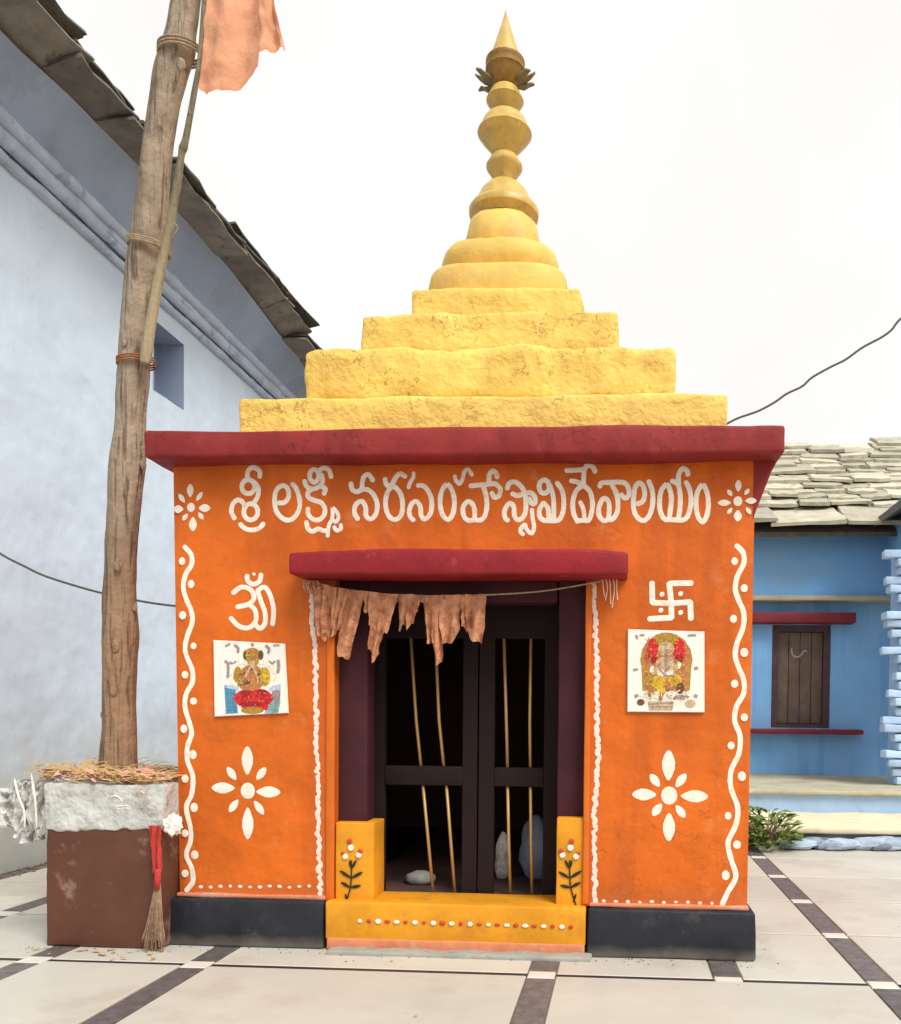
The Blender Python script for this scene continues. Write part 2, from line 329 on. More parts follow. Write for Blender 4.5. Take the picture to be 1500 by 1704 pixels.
        for i in range(nx):
            for k in range(nz):
                for j in (0, ny):
                    fs.append((V(i, j, k), V(i + 1, j, k), V(i + 1, j, k + 1), V(i, j, k + 1)))
        for j in range(ny):
            for k in range(nz):
                for i in (0, nx):
                    fs.append((V(i, j, k), V(i, j + 1, k), V(i, j + 1, k + 1), V(i, j, k + 1)))
        return s.add(vs, fs)
    def build(s, name, ms, parent=None, smooth=False, normals=True, loc=None, angle=None):
        o0 = org(parent) if loc is None else Vector(loc)
        me = bpy.data.meshes.new(name)
        me.from_pydata([v - o0 for v in s.v], [], s.f)
        if not isinstance(ms, (list, tuple)): ms = [ms]
        for m in ms: me.materials.append(m)
        if len(ms) > 1: me.polygons.foreach_set('material_index', s.m)
        if normals:
            bm = bmesh.new(); bm.from_mesh(me); bmesh.ops.recalc_face_normals(bm, faces=bm.faces); bm.to_mesh(me); bm.free()
        if smooth: me.polygons.foreach_set('use_smooth', [True] * len(me.polygons))
        if smooth and angle: me.set_sharp_from_angle(angle=math.radians(angle))
        me.update()
        o = bpy.data.objects.new(name, me); COL.objects.link(o)
        if parent is not None:
            o.parent = parent
            if loc is not None:
                o.location = o0 - org(parent)
        elif loc is not None: o.location = o0
        return o

def smoothpath(pts, k=5, closed=False):
    pts = [Vector(p) for p in pts]; n = len(pts); out = []
    rng = range(n if closed else n - 1)
    for i in rng:
        if closed: a, b, c, d = pts[(i - 1) % n], pts[i], pts[(i + 1) % n], pts[(i + 2) % n]
        else: a, b, c, d = pts[max(i - 1, 0)], pts[i], pts[i + 1], pts[min(i + 2, n - 1)]
        for j in range(k):
            t = j / k
            out.append(0.5 * ((2 * b) + (c - a) * t + (2 * a - 5 * b + 4 * c - d) * t * t + (3 * b - a - 3 * c + d) * t ** 3))
    out.append(pts[0].copy() if closed else pts[-1]); return out

def struct(name, mb, m, **k): return tag(mb.build(name, m, **k), kind='structure')

# ------------------------------------------------------------------ main measurements
D = 3.5015                       # front wall of the shrine
HP = 0.2014                      # height of its black plinth
XL, XR = -1.9032, 0.5374
XC = (XL + XR) / 2
YC = D
while pix((XC, YC, 3.5))[0] < 838: YC += 0.005
DEPTH = 2 * (YC - D)
YB = D + DEPTH
YJ, DY = 3.202, 0.7136           # first tile joint, tile depth
XW = -3.7169                     # face of the left house wall
rnd = random.Random(5)

# ------------------------------------------------------------------ ground and floor
g = MB(); g.add([(-400, -300, -0.05), (400, -300, -0.05), (400, 900, -0.05), (-400, 900, -0.05)], [(0, 1, 2, 3)])
struct('ground', g, EARTH, normals=False)
YFAR = onZ(1350, 1408, 0).y      # far edge of the tiled court, foot of the blue house
floor = MB().box(XW - 0.02, 7.2, -1.2, YFAR, -0.045, -0.006)
floor = struct('floor', floor, GROUT)
ROOT[floor.name] = Vector((0, 0, 0))
xmain = [-4.32, -2.99, -1.6527, -0.2885, 1.0004, 2.33, 3.65, 4.97, 6.3]
SW = 0.052                        # half width of a dark strip
rows = [YJ - 4 * DY, YJ - 3 * DY, YJ - 2 * DY, YJ - DY] + [YJ + i * DY for i in range(0, 8)]
def tile_piece(name, m, x0, x1, y0, y1, zt):
    x0 = max(x0, XW + 0.004); y1 = min(y1, YFAR - 0.004)
    if x1 - x0 < 0.02 or y1 - y0 < 0.02: return
    c = Vector(((x0 + x1) / 2, (y0 + y1) / 2, 0)); b = 0.003
    mb = MB(); z0 = -0.03
    mb.add([(x0, y0, z0), (x1, y0, z0), (x1, y1, z0), (x0, y1, z0),
            (x0, y0, zt - b), (x1, y0, zt - b), (x1, y1, zt - b), (x0, y1, zt - b),
            (x0 + b, y0 + b, zt), (x1 - b, y0 + b, zt), (x1 - b, y1 - b, zt), (x0 + b, y1 - b, zt)],
           [(3, 2, 1, 0), (0, 1, 5, 4), (1, 2, 6, 5), (2, 3, 7, 6), (3, 0, 4, 7), (4, 5, 9, 8), (5, 6, 10, 9), (6, 7, 11, 10), (7, 4, 8, 11), (8, 9, 10, 11)])
    mb.build(name, m, floor, loc=c)
for r in range(len(rows) - 1):
    y0, y1 = rows[r], rows[r + 1]
    fj = abs(y0 - YJ) < 1e-6; bj = abs(y1 - YJ) < 1e-6
    hy0 = 0.02 if fj else 0.010; hy1 = 0.02 if bj else 0.010
    for c in range(len(xmain) - 1):
        x0, x1 = xmain[c], xmain[c + 1]
        mids = []
        if c in (0, 1): mids = [x0 + (x1 - x0) * 0.5]
        if c == 3 and y0 > YJ - 1e-3: mids = [0.425]
        xs = [x0] + mids + [x1]
        for i in range(len(xs) - 1):
            a = xs[i] + SW + 0.006; b = xs[i + 1] - SW - 0.006
            tile_piece('floor_tile', TILE, a, b, y0 + hy0, y1 - hy1, rnd.uniform(-0.0015, 0.0015))
            if fj or bj: pass
        for x in xs[:-1]:
            if x == 0.425 or True:
                tile_piece('floor_strip', STRIP, x - SW, x + SW, y0 + (0.045 if True else 0), y1 - 0.045, -0.001)
                tile_piece('floor_square', SQUARE, x - SW, x + SW, y0 - 0.038, y0 + 0.038, 0.0005)
        if fj:
            for i in range(len(xs) - 1):
                tile_piece('floor_line', BLACKLINE, xs[i] + SW + 0.004, xs[i + 1] - SW - 0.004, y0 - 0.016, y0 + 0.016, -0.002)

# ------------------------------------------------------------------ left house
lh = thing('pale_house', (XW - 1, 5.5, 0), 'long pale blue limewashed house with slate eaves rising along the left side', 'house')
YA, YE = 0.6, 10.2
zm = 4.4772
n0 = onX(255, 545, XW); n1 = onX(305, 686, XW)
ny0, ny1 = n0.y, n1.y; nz0 = onX(303, 680, XW).z; nz1 = onX(303, 572, XW).z
# wall with its niche cut out
ys = [YA + (YE - YA) * i / 60 for i in range(61)]; zs = [0 + zm * i / 30 for i in range(31)]
def snap(L, v):
    i = min(range(len(L)), key=lambda k: abs(L[k] - v)); L[i] = v; return i
a0, a1, b0, b1 = snap(ys, ny0), snap(ys, ny1), snap(zs, nz0), snap(zs, nz1)
wm = MB(); vs = []; 
for y in ys:
    for z in zs:
        hole = abs(y - ny0) < 1e-6 or abs(y - ny1) < 1e-6
        dx = 0 if (z < 0.01) else 0.012 * noise.noise(Vector((0, y * 0.9, z * 0.9))) + 0.004 * noise.noise(Vector((3, y * 5, z * 5)))
        if z > zm - 0.01: dx = 0
        vs.append((XW + dx, y, z))
fs = []
nzl = len(zs)
for i in range(60):
    for j in range(30):
        if a0 <= i < a1 and b0 <= j < b1: continue
        fs.append((i * nzl + j, (i + 1) * nzl + j, (i + 1) * nzl + j + 1, i * nzl + j + 1))
wm.add(vs, fs)
wm.add([(XW, YA, 0), (XW - 0.35, YA, 0), (XW - 0.35, YA, zm), (XW, YA, zm)], [(0, 1, 2, 3)])
wm.add([(XW, YE, 0), (XW - 0.35, YE, 0), (XW - 0.35, YE, zm), (XW, YE, zm)], [(0, 1, 2, 3)])
wm.add([(XW - 0.35, YA, 0), (XW - 0.35, YE, 0), (XW - 0.35, YE, zm), (XW - 0.35, YA, zm)], [(0, 1, 2, 3)])
wm.build('wall', PALE, lh, smooth=True, normals=False)
nm = MB(); q = 0.24; xo = XW + 0.006
for (A, B) in (((ny0, nz0), (ny1, nz0)), ((ny1, nz0), (ny1, nz1)), ((ny1, nz1), (ny0, nz1)), ((ny0, nz1), (ny0, nz0))):
    nm.add([(xo, A[0], A[1]), (xo, B[0], B[1]), (XW - q, B[0], B[1]), (XW - q, A[0], A[1])], [(0, 1, 2, 3)])
nm.add([(XW - q, ny0, nz0), (XW - q, ny1, nz0), (XW - q, ny1, nz1), (XW - q, ny0, nz1)], [(0, 1, 2, 3)])
nm.build('window_niche', NICHE, lh, normals=False)
# mouldings: rough plaster ridges
def ridge(px_y0, xoff, r):
    z = onX(0, px_y0, XW + xoff).z
    pts = []; k = 130
    for i in range(k + 1):
        y = YA + (YE - YA) * i / k
        pts.append((XW + xoff - r * 0.35, y, z + 0.010 * noise.noise(Vector((1, y * 3, z * 9))) + 0.006 * noise.noise(Vector((2, y * 11, z)))))
    mb = MB(); mb.tube(pts, [r * (1 + 0.25 * noise.noise(Vector((5, p[1] * 8, z)))) for p in pts], 8)
    mb.build('moulding', PALE_TR, lh, smooth=True); return z
z_a = ridge(255, 0.03, 0.034); z_b = ridge(222, 0.075, 0.042); z_c = ridge(186, 0.125, 0.040)
mb = MB(); mb.box(XW - 0.2, XW + 0.05, YA, YE, zm + 0.002, z_c)
mb.box(XW - 0.2, XW + 0.1, YA, YE - 0.01, z_b, z_c - 0.004)
mb.build('moulding_bed', PALE_TR, lh)
# eave line sampled from the photograph on its own plane
XE = XW + 0.26
eave = sorted((lambda p: (p.y, p.z))(onX(x, y, XE)) for x, y in [(0, 78), (90, 160), (230, 296), (312, 390), (370, 452), (452, 559), (501, 611)])
XO = XE + 0.31
outer = sorted((lambda p: (p.y, p.z))(onX(x, y, XO)) for x, y in [(62, 0), (117, 57), (226, 197), (304, 288), (370, 374), (411, 415), (489, 505), (513, 560)])
def interp(L, y):
    if y <= L[0][0]: return L[0][1] + (y - L[0][0]) * 0.02
    for a, b in zip(L, L[1:]):
        if y <= b[0]: t = (y - a[0]) / (b[0] - a[0]); return a[1] + t * (b[1] - a[1])
    return L[-1][1] - (y - L[-1][0]) * 0.10
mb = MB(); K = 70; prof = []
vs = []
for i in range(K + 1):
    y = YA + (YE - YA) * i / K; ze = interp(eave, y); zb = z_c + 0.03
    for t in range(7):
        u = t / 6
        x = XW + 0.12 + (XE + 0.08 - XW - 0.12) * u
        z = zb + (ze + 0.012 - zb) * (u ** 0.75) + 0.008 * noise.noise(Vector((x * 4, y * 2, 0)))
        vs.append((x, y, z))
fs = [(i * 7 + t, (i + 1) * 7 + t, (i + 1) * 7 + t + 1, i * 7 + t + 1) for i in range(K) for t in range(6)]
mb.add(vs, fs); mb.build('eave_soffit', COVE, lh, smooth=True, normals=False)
def slate_mesh(rr, L, W, T, sx=0.03):
    # ragged flat stone, local coords: x along L, y along W
    k = 7; top = []
    pts = []
    for (ax, ay, bx, by) in ((-.5, -.5, .5, -.5), (.5, -.5, .5, .5), (.5, .5, -.5, .5), (-.5, .5, -.5, -.5)):
        for i in range(4):
            t = i / 4; j = 0 if i == 0 else 1
            x = (ax + (bx - ax) * t) * L; y = (ay + (by - ay) * t) * W
            pts.append((x + rr.uniform(-sx, sx) * .6, y + rr.uniform(-sx, sx) * .6))
    n = len(pts)
    vs = [(x, y, -T / 2 + rr.uniform(-.1, .1) * T) for x, y in pts] + [(x * .985, y * .985, T / 2 + rr.uniform(-.2, .2) * T) for x, y in pts]
    me = bpy.data.meshes.new('slate')
    me.from_pydata(vs, [], [tuple(range(n - 1, -1, -1)), tuple(range(n, 2 * n))] + [(i, (i + 1) % n, n + (i + 1) % n, n + i) for i in range(n)])
    return me
def piece(name, me, m, parent, loc, rot):
    if not me.materials: me.materials.append(m)
    o = bpy.data.objects.new(name, me); COL.objects.link(o); o.parent = parent
    o.location = Vector(loc) - org(parent); o.rotation_euler = rot; return o
rr = random.Random(11)
big = [slate_mesh(rr, 0.44, 0.60, 0.022, 0.03) for _ in range(6)]
for me in big: me.materials.append(SLATE_D)
small = [slate_mesh(rr, 0.34, 0.58, 0.022, 0.03) for _ in range(8)]
for me in small: me.materials.append(SLATE_E)
y = YA + 0.2; i = 0
while y < YE - 0.1:
    st = rr.uniform(0.44, 0.54)
    yc = y + st / 2
    zi, zo = interp(eave, yc), interp(outer, yc) - 0.05
    xm = (XE - 0.06 + XO - 0.02) / 2; tilt = math.atan2(zi - zo, XO - XE)
    sl = (interp(eave, yc + .3) - interp(eave, yc - .3)) / .6
    o = piece('slate', big[i % 6], SLATE_D, lh, (xm + rr.uniform(-.008, .008), yc, (zi + zo) / 2 + 0.014 + (i % 2) * 0.008), (math.atan(sl) + rr.uniform(-.02, .008), tilt, rr.uniform(-.03, .03)))
    for lay in range(2):
        piece('slate', small[rr.randrange(8)], SLATE_E, lh, (XO - 0.12 - lay * 0.06 + rr.uniform(-.05, .02), yc + rr.uniform(-.12, .12), zo + 0.055 + lay * 0.036 + rr.uniform(-.004, .006)), (math.atan(sl) + rr.uniform(-.02, .02), tilt - 0.04 - .05 * lay + rr.uniform(-.02, .02), rr.uniform(-.08, .08)))
    y += st; i += 1
rs = MB()
vs = []
for i in range(31):
    y = YA + (YE - YA) * i / 30; zo = interp(outer, y) + 0.06
    vs += [(XO - 0.28, y, zo + 0.06), (XO - 3.4, y, zo + 1.75), (XO - 3.4, y, zo + 1.66), (XO - 0.30, y, zo - 0.02)]
fs = []
for i in range(30):
    for t in range(4): fs.append((i * 4 + t, (i + 1) * 4 + t, (i + 1) * 4 + (t + 1) % 4, i * 4 + (t + 1) % 4))
fs += [(0, 1, 2, 3), tuple(120 + t for t in (3, 2, 1, 0))]
rs.add(vs, fs); rs.build('roof', SLATE_D, lh)

# ------------------------------------------------------------------ right blue house
Y1 = YFAR
z1 = onY(1400, 1377, Y1).z
Y2 = onZ(1400, 1352, z1).y
z2 = onY(1400, 1316, Y2).z
Y3 = onZ(1400, 1290, z2).y
YU = Y3 - 0.16
bh = thing('blue_house', (3.2, Y3 + 1.5, 0), 'bright blue house with pale slate roof and shuttered window behind the shrine at right', 'house')
def xat(px, Y): return onY(px, 1100, Y).x
def zat(py, Y, px=1370): return onY(px, py, Y).z
xl, xr = xat(1150, Y3), 7.0
mb = MB(); mb.rbox(xl - 1, xr, Y1 + 0.02, Y2 + 0.3, -0.05, z1 - 0.03, 0.03, 0.02, 0.12, 4); mb.build('lower_plinth', GREYPL, bh, smooth=True)
mb = MB(); mb.rbox(xl - 1, xr, Y1 - 0.03, Y2 + 0.02, z1 - 0.05, z1, 0.015, 0.01, 0.15, 4); mb.build('lower_ledge', CREAM, bh, smooth=True)
mb = MB(); mb.box(xl - 1, xr, Y2, Y3 + 0.3, z1 - 0.1, z2 - 0.035); mb.build('upper_plinth', BLUE_LT, bh)
mb = MB(); mb.rbox(xl - 1, xr, Y2 - 0.05, Y3 + 0.02, z2 - 0.04, z2, 0.015, 0.01, 0.15, 4); mb.build('upper_ledge', TAN, bh, smooth=True)
zled, zeav = zat(992, YU), zat(884, YU)
# lower wall with a window opening
wx0, wx1 = xat(1285, Y3), xat(1383, Y3); wz0, wz1 = zat(1212, Y3), zat(1040, Y3)
def holed(x0, x1, z0, z1, hx0, hx1, hz0, hz1, y, th):
    m = MB(); ax = [x0, hx0, hx1, x1]; az = [z0, hz0, hz1, z1]
    for i in range(3):
        for k in range(3):
            if i == 1 and k == 1: continue
            m.add([(ax[i], y, az[k]), (ax[i + 1], y, az[k]), (ax[i + 1], y, az[k + 1]), (ax[i], y, az[k + 1])], [(0, 1, 2, 3)])
            m.add([(ax[i], y + th, az[k]), (ax[i + 1], y + th, az[k]), (ax[i + 1], y + th, az[k + 1]), (ax[i], y + th, az[k + 1])], [(3, 2, 1, 0)])
    for (a, b) in (((hx0, hz0), (hx1, hz0)), ((hx1, hz0), (hx1, hz1)), ((hx1, hz1), (hx0, hz1)), ((hx0, hz1), (hx0, hz0)),
                   ((x0, z0), (x0, z1)), ((x0, z1), (x1, z1)), ((x1, z1), (x1, z0)), ((x1, z0), (x0, z0))):
        m.add([(a[0], y, a[1]), (b[0], y, b[1]), (b[0], y + th, b[1]), (a[0], y + th, a[1])], [(0, 1, 2, 3)])
    return m
holed(xl, xr, z2 - 0.03, zled - 0.01, wx0, wx1, wz0, wz1, Y3, 0.3).build('wall', BLUE, bh)
mb = MB(); mb.box(xl, xr, YU, Y3 + 0.3, zled, zeav + 0.02); mb.build('upper_wall', BLUE_UP, bh)
mb = MB(); mb.rbox(xl, xr, YU - 0.05, Y3 + 0.02, zled - 0.055, zled + 0.002, 0.012, 0.008, 0.15, 5); mb.build('ledge_band', TAN, bh, smooth=True)
mb = MB(); mb.rbox(xat(1180, Y3), xat(1424, Y3 - .15), Y3 - 0.17, Y3 + 0.01, zat(1037, Y3 - .15), zat(1019, Y3 - .15), 0.015, 0.006, 0.08); mb.build('window_lintel', LINTEL, bh, smooth=True)
mb = MB(); mb.rbox(xat(1180, Y3), xat(1441, Y3 - .2), Y3 - 0.2, Y3 + 0.01, zat(1222, Y3 - .2), zat(1214, Y3 - .2), 0.012, 0.006, 0.08); mb.build('window_sill', LINTEL, bh, smooth=True)
fw = MB(); t = 0.075; yf = Y3 + 0.03
fw.box(wx0, wx0 + t, yf, yf + .1, wz0, wz1); fw.box(wx1 - t, wx1, yf, yf + .1, wz0, wz1)
fw.box(wx0 + t, wx1 - t, yf + .002, yf + .1, wz1 - t, wz1); fw.box(wx0 + t, wx1 - t, yf + .002, yf + .1, wz0, wz0 + t * .6)
win = fw.build('window', FRAMEW, bh)
mb = MB(); mb.box(wx0 + t, wx1 - t, yf + .078, yf + .095, wz0 + t * .6, wz1 - t); mb.build('shutter_back', FRAMEW, win)  # backing added to stop light showing through the gaps between boards
npl = 4; wpl = (wx1 - wx0 - 2 * t) / npl
for i in range(npl):
    mb = MB(); mb.rbox(wx0 + t + i * wpl + .003, wx0 + t + (i + 1) * wpl - .003, yf + .04, yf + .075, wz0 + t * .6 + .004, wz1 - t - .004, .006, .003, .1)
    mb.build('shutter_board', SHUTTER, win, smooth=True)
mb = MB(); mb.mi = 0
cxw = (wx0 + wx1) / 2
mb.tube(smoothpath([(cxw + a, yf + .036, (wz0 + wz1) / 2 + b) for a, b in ((-.10, .33), (-.085, .25), (-.03, .225), (.01, .25), (.05, .30), (.075, .285))], 4), [.008, .012] * 10 + [.007], 6, squash=.002)
mb.build('chalk_mark', mat('chalk', (0.36, 0.32, 0.32), 0.9), win)
# roof slates in courses
YEV = YU - 0.34
zE = zat(880, YEV, 1370)
zT = 0
pitch = math.radians(36)
ridgeY = YEV
while True:
    ridgeY += 0.01; zz = zE + (ridgeY - YEV) * math.tan(pitch)
    if pix((xat(1370, ridgeY), ridgeY, zz))[1] < 744: break
slope_len = (ridgeY - YEV) / math.cos(pitch)
XWING = xat(1474, YU)
rb = MB(); e = 0.05
rb.prism([(xat(1180, YEV), YEV + .02, zE - .03 - e), (xat(1180, YEV), ridgeY + .1, zE - .03 - e + (ridgeY + .08 - YEV) * math.tan(pitch)),
          (xat(1180, YEV), ridgeY + .1, zE - .03 + (ridgeY + .08 - YEV) * math.tan(pitch)), (xat(1180, YEV), YEV + .02, zE - .03)], (xr - xat(1180, YEV), 0, 0))
rb.build('roof', MORTAR, bh)
ncr = 13; rr = random.Random(3)
first = 0.60; step = (slope_len - first) / (ncr - 1)
sm = [slate_mesh(rr, rr.uniform(.30, .55), step + .16, .038, .04) for _ in range(9)]
for me in sm: me.materials.append(SLATE_R)
bg_ = [slate_mesh(rr, rr.uniform(.55, .8), first + .16, .04, .03) for _ in range(5)]
for me in bg_: me.materials.append(SLATE_R)
xstart = xat(1225, YEV)
for c in range(ncr):
    s0 = 0 if c == 0 else first + (c - 1) * step
    x = xstart - rr.uniform(0, .4)
    while x < xat(1560, YEV):
        me = rr.choice(bg_ if c == 0 else sm)
        L = max(v.co.x for v in me.vertices) * 2
        dl = (first if c == 0 else step) / 2
        s = s0 + dl + rr.uniform(-.03, .03)
        up = .03 + (.008 * (c % 3)) + rr.uniform(0, .04)
        loc = (x + L / 2, YEV + s * math.cos(pitch) - up * math.sin(pitch), zE + s * math.sin(pitch) + up * math.cos(pitch) - .02)
        piece('slate', me, SLATE_R, bh, loc, (pitch - .17 + rr.uniform(-.07, .06), rr.uniform(-.05, .05), rr.uniform(-.04, .04)))
        x += L * rr.uniform(.9, 1.0)
# ridge slates at the top right stand a little higher
for k in range(3):
    piece('slate', sm[k], SLATE_R, bh, (xat(1470, ridgeY) + k * .5, ridgeY - .05, zE + (ridgeY - YEV) * math.tan(pitch) + .045), (pitch - .1, 0, 0))
# wing of the house coming forward at the far right: wall face, its eave, raw brick toothing
wing = MB(); ywf = YU - 1.35
wing.box(XWING, XWING + 2.2, ywf, YU - .003, zled - .02, zeav + .25)
wing.build('wing_wall', BLUE_UP, bh)
we = MB()
pA = (XWING - .05, YU - .01, zeav + .05); 
we.prism([(XWING - .22, YU + .2, zeav - .01), (XWING + .25, YU + .2, zeav + .21), (XWING + .25, YU + .2, zeav + .30), (XWING - .22, YU + .2, zeav + .07)], (0, ywf - YU - .45, 0))
we.build('wing_eave', SLATE_D, bh)
# toothed bricks
yb = YU - 1.2; rr = random.Random(21)
zb = z2 + 0.002; zt = zled + .25; h = .085
core = MB(); core.box(xat(1497, yb), xat(1497, yb) + .8, yb + .03, yb + .3, z2, zt); core.build('brick_pier_core', BLUE_LT, bh)
bm_ = []
for k in range(5):
    m_ = MB(); L = .26 + .04 * k; m_.rbox(-L / 2, L / 2, -.07, .07, -.036, .036, .01, .006, .05, 9, seed=k); o = m_.build('brick', BRICK_B, None, smooth=True)
    bm_.append(o.data); bpy.data.objects.remove(o)
teeth = [1497, 1492, 1478, 1474, 1494, 1488, 1470, 1470, 1493, 1484, 1476, 1495, 1490, 1498, 1486, 1467, 1496, 1480, 1472, 1470]
r_ = 0; z = zb
while z < zt:
    px = teeth[r_ % len(teeth)] + rr.uniform(-3, 3)
    x = xat(px, yb)
    for k in range(3):
        me = bm_[(r_ + k) % 5]; L = .26 + .04 * ((r_ + k) % 5)
        piece('brick', me, BRICK_B, bh, (x + L / 2, yb + rr.uniform(-.02, .02), z + .042), (rr.uniform(-.03, .03), rr.uniform(-.05, .05), rr.uniform(-.15, .15)))
        x += L + .012
    z += h; r_ += 1

# ------------------------------------------------------------------ shrine
sh = thing('shrine', (XC, YC, 0), 'small orange temple shrine with yellow stepped tower and gold finial', 'shrine')
pl = onY(275, 1550, D - .05).x; prr = onY(1258, 1560, D - .05).x
pm0 = onY(538, 1540, D - .05).x; pm1 = onY(978, 1550, D - .05).x
mb = MB(); mb.rbox(pl, pm0, D - .05, YB + .05, 0, HP, .012, .006, .07, 5); mb.build('plinth', BLACK, sh, smooth=True)
mb = MB(); mb.rbox(pm1, prr, D - .05, YB + .05, 0, HP, .012, .006, .07, 5, seed=4); mb.build('plinth', BLACK, sh, smooth=True)
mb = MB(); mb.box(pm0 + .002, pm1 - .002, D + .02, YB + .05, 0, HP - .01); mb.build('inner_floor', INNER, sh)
# front wall
TL = onY(287, 775, D); BL = onY(298, 1490, D); TR = onY(1258, 770, D); BR = onY(1244, 1515, D)
ztop = onY(770, 735, D).z
dl, dr = onY(557, 1200, D).x, onY(973, 1200, D).x
dtop = onY(760, 962, D).z; dbot = HP
us = [i / 48 for i in range(49)]; zsn = [HP + (ztop - HP) * i / 40 for i in range(41)]
def edgeL(z): t = (z - BL.z) / (TL.z - BL.z); return BL.x + (TL.x - BL.x) * t
def edgeR(z): t = (z - BR.z) / (TR.z - BR.z); return BR.x + (TR.x - BR.x) * t
kz1 = snap(zsn, dtop)
fwm = MB(); vs = []; fs = []
ul = (dl - XL) / (XR - XL); ur = (dr - XL) / (XR - XL)
iu0, iu1 = snap(us, ul), snap(us, ur)
TH = 0.15
for side in (0, 1):
    for i, u in enumerate(us):
        for k, z in enumerate(zsn):
            a, b = edgeL(z), edgeR(z)
            x = a + (b - a) * u
            if i == iu0: x = dl
            if i == iu1: x = dr
            dy = 0
            ed = 0.008 if (i in (0, 48)) and side == 0 else 0
            vs.append((x, D + side * TH + dy + ed, z))
nk = len(zsn); off = len(us) * nk
inhole = lambda i, k: iu0 <= i < iu1 and k < kz1
for side in (0, 1):
    for i in range(48):
        for k in range(40):
            if inhole(i, k): continue
            b = side * off
            fs.append((b + i * nk + k, b + (i + 1) * nk + k, b + (i + 1) * nk + k + 1, b + i * nk + k + 1))
for k in range(40):
    for i in (0, 48): fs.append((i * nk + k, i * nk + k + 1, off + i * nk + k + 1, off + i * nk + k))
    if k < kz1:
        for i in (iu0, iu1): fs.append((i * nk + k, i * nk + k + 1, off + i * nk + k + 1, off + i * nk + k))
for i in range(48):
    fs.append((i * nk + 40, (i + 1) * nk + 40, off + (i + 1) * nk + 40, off + i * nk + 40))
    if iu0 <= i < iu1: fs.append((i * nk + kz1, (i + 1) * nk + kz1, off + (i + 1) * nk + kz1, off + i * nk + kz1))
    else: fs.append((i * nk, (i + 1) * nk, off + (i + 1) * nk, off + i * nk))
fwm.add(vs, fs); fwm.build('front_wall', ORANGE, sh, smooth=True, angle=30)
mb = MB(); mb.box(XL + .004, XL + .15, D + TH + .002, YB, HP, ztop); mb.build('side_wall', ORANGE, sh)
mb = MB(); mb.box(XR - .15, XR - .004, D + TH + .002, YB, HP, ztop); mb.build('side_wall', ORANGE, sh)
mb = MB(); mb.box(XL + .152, XR - .152, YB - .15, YB - .002, HP, ztop); mb.build('back_wall', ORANGE, sh)
ix0, ix1, iy0, iy1 = XL + .17, XR - .17, D + TH + .012, YB - .17
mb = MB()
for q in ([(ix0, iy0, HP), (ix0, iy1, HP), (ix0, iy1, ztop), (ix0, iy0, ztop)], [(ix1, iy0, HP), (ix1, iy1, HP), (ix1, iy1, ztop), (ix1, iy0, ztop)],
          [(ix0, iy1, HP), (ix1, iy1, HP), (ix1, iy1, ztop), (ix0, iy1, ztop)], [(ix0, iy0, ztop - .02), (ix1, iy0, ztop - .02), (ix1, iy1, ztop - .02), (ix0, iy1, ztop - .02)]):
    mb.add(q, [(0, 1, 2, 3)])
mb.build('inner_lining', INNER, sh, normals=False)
# thin faded base line of the wall
for a, b in ((BL.x, pm0 - .01), (pm1 + .01, BR.x)):
    mb = MB(); mb.rbox(a - .006, b + .004, D - .014, D + .04, HP - .002, HP + .016, .006, .004, .04); mb.build('base_fillet', PINKISH, sh, smooth=True)
# cornice slab and right corbel
YCN = D - .12
czt, czb = onY(770, 711, YCN).z, onY(770, 757, YCN).z
clx, crx = onY(240, 740, YCN).x, onY(1308, 735, YCN).x
mb = MB(); mb.rbox(clx, crx, YCN, YB + .12, czb, czt, .014, .012, .045, 2.2, fa=.0025, maxn=64); mb.build('cornice', MAROON, sh, smooth=True)
mb = MB()
a = onY(1258, 862, D).z
mb.prism([(XR - .002, D + .004, a), (crx - .015, D + .004, czb + .006), (XR - .002, D + .004, czb + .006)], (0, DEPTH - .02, 0))
mb.build('corbel', MAROON, sh)
# stepped tower
def tier(xa, xb, yt, yb_, seed, r=.028, amp=.016, fa=.006, name='tower_step'):
    # symmetric square step: half width w around (XC, YC)
    w_ = 0.3
    for _ in range(60):
        Y = YC - w_; w_ = (onY(xb, yt, Y).x - onY(xa, yt, Y).x) / 2
    Y = YC - w_; xa_, xb_ = onY(xa, yt, Y).x, onY(xb, yt, Y).x
    zt_ = onY((xa + xb) / 2, yt, Y).z; zb_ = onY((xa + xb) / 2, yb_, Y).z
    m = MB(); m.rbox(xa_, xb_, Y, YC + w_, zb_ - .05, zt_, r, amp, .032, 3.6, fa=fa, maxn=70, seed=seed)
    m.build(name, YELLOW, sh, smooth=True); return zt_
tier(396, 1214, 657, 708, 1.0, .02, .010, .004)
tier(505, 1127, 577, 648, 5.0, .034, .022, .010)
tier(599, 1030, 518, 572, 9.0, .026, .018, .007)
zt4 = tier(685, 968, 478, 516, 14.0, .022, .016, .006)
sc_c = (onY(938, 400, YC).x - onY(838, 400, YC).x) / 100.0     # metres per photo pixel on the axis plane
def zc_(py): return onY(838, py, YC).z
def lath(name, prof, m, wob=0.0, n=48, parent=sh):
    mb = MB(); mb.lathe((XC, YC, 0), [(hw * sc_c, zc_(py)) for py, hw in prof], n, wob, seed=prof[0][0])
    return mb.build(name, m, parent, smooth=True, angle=50)
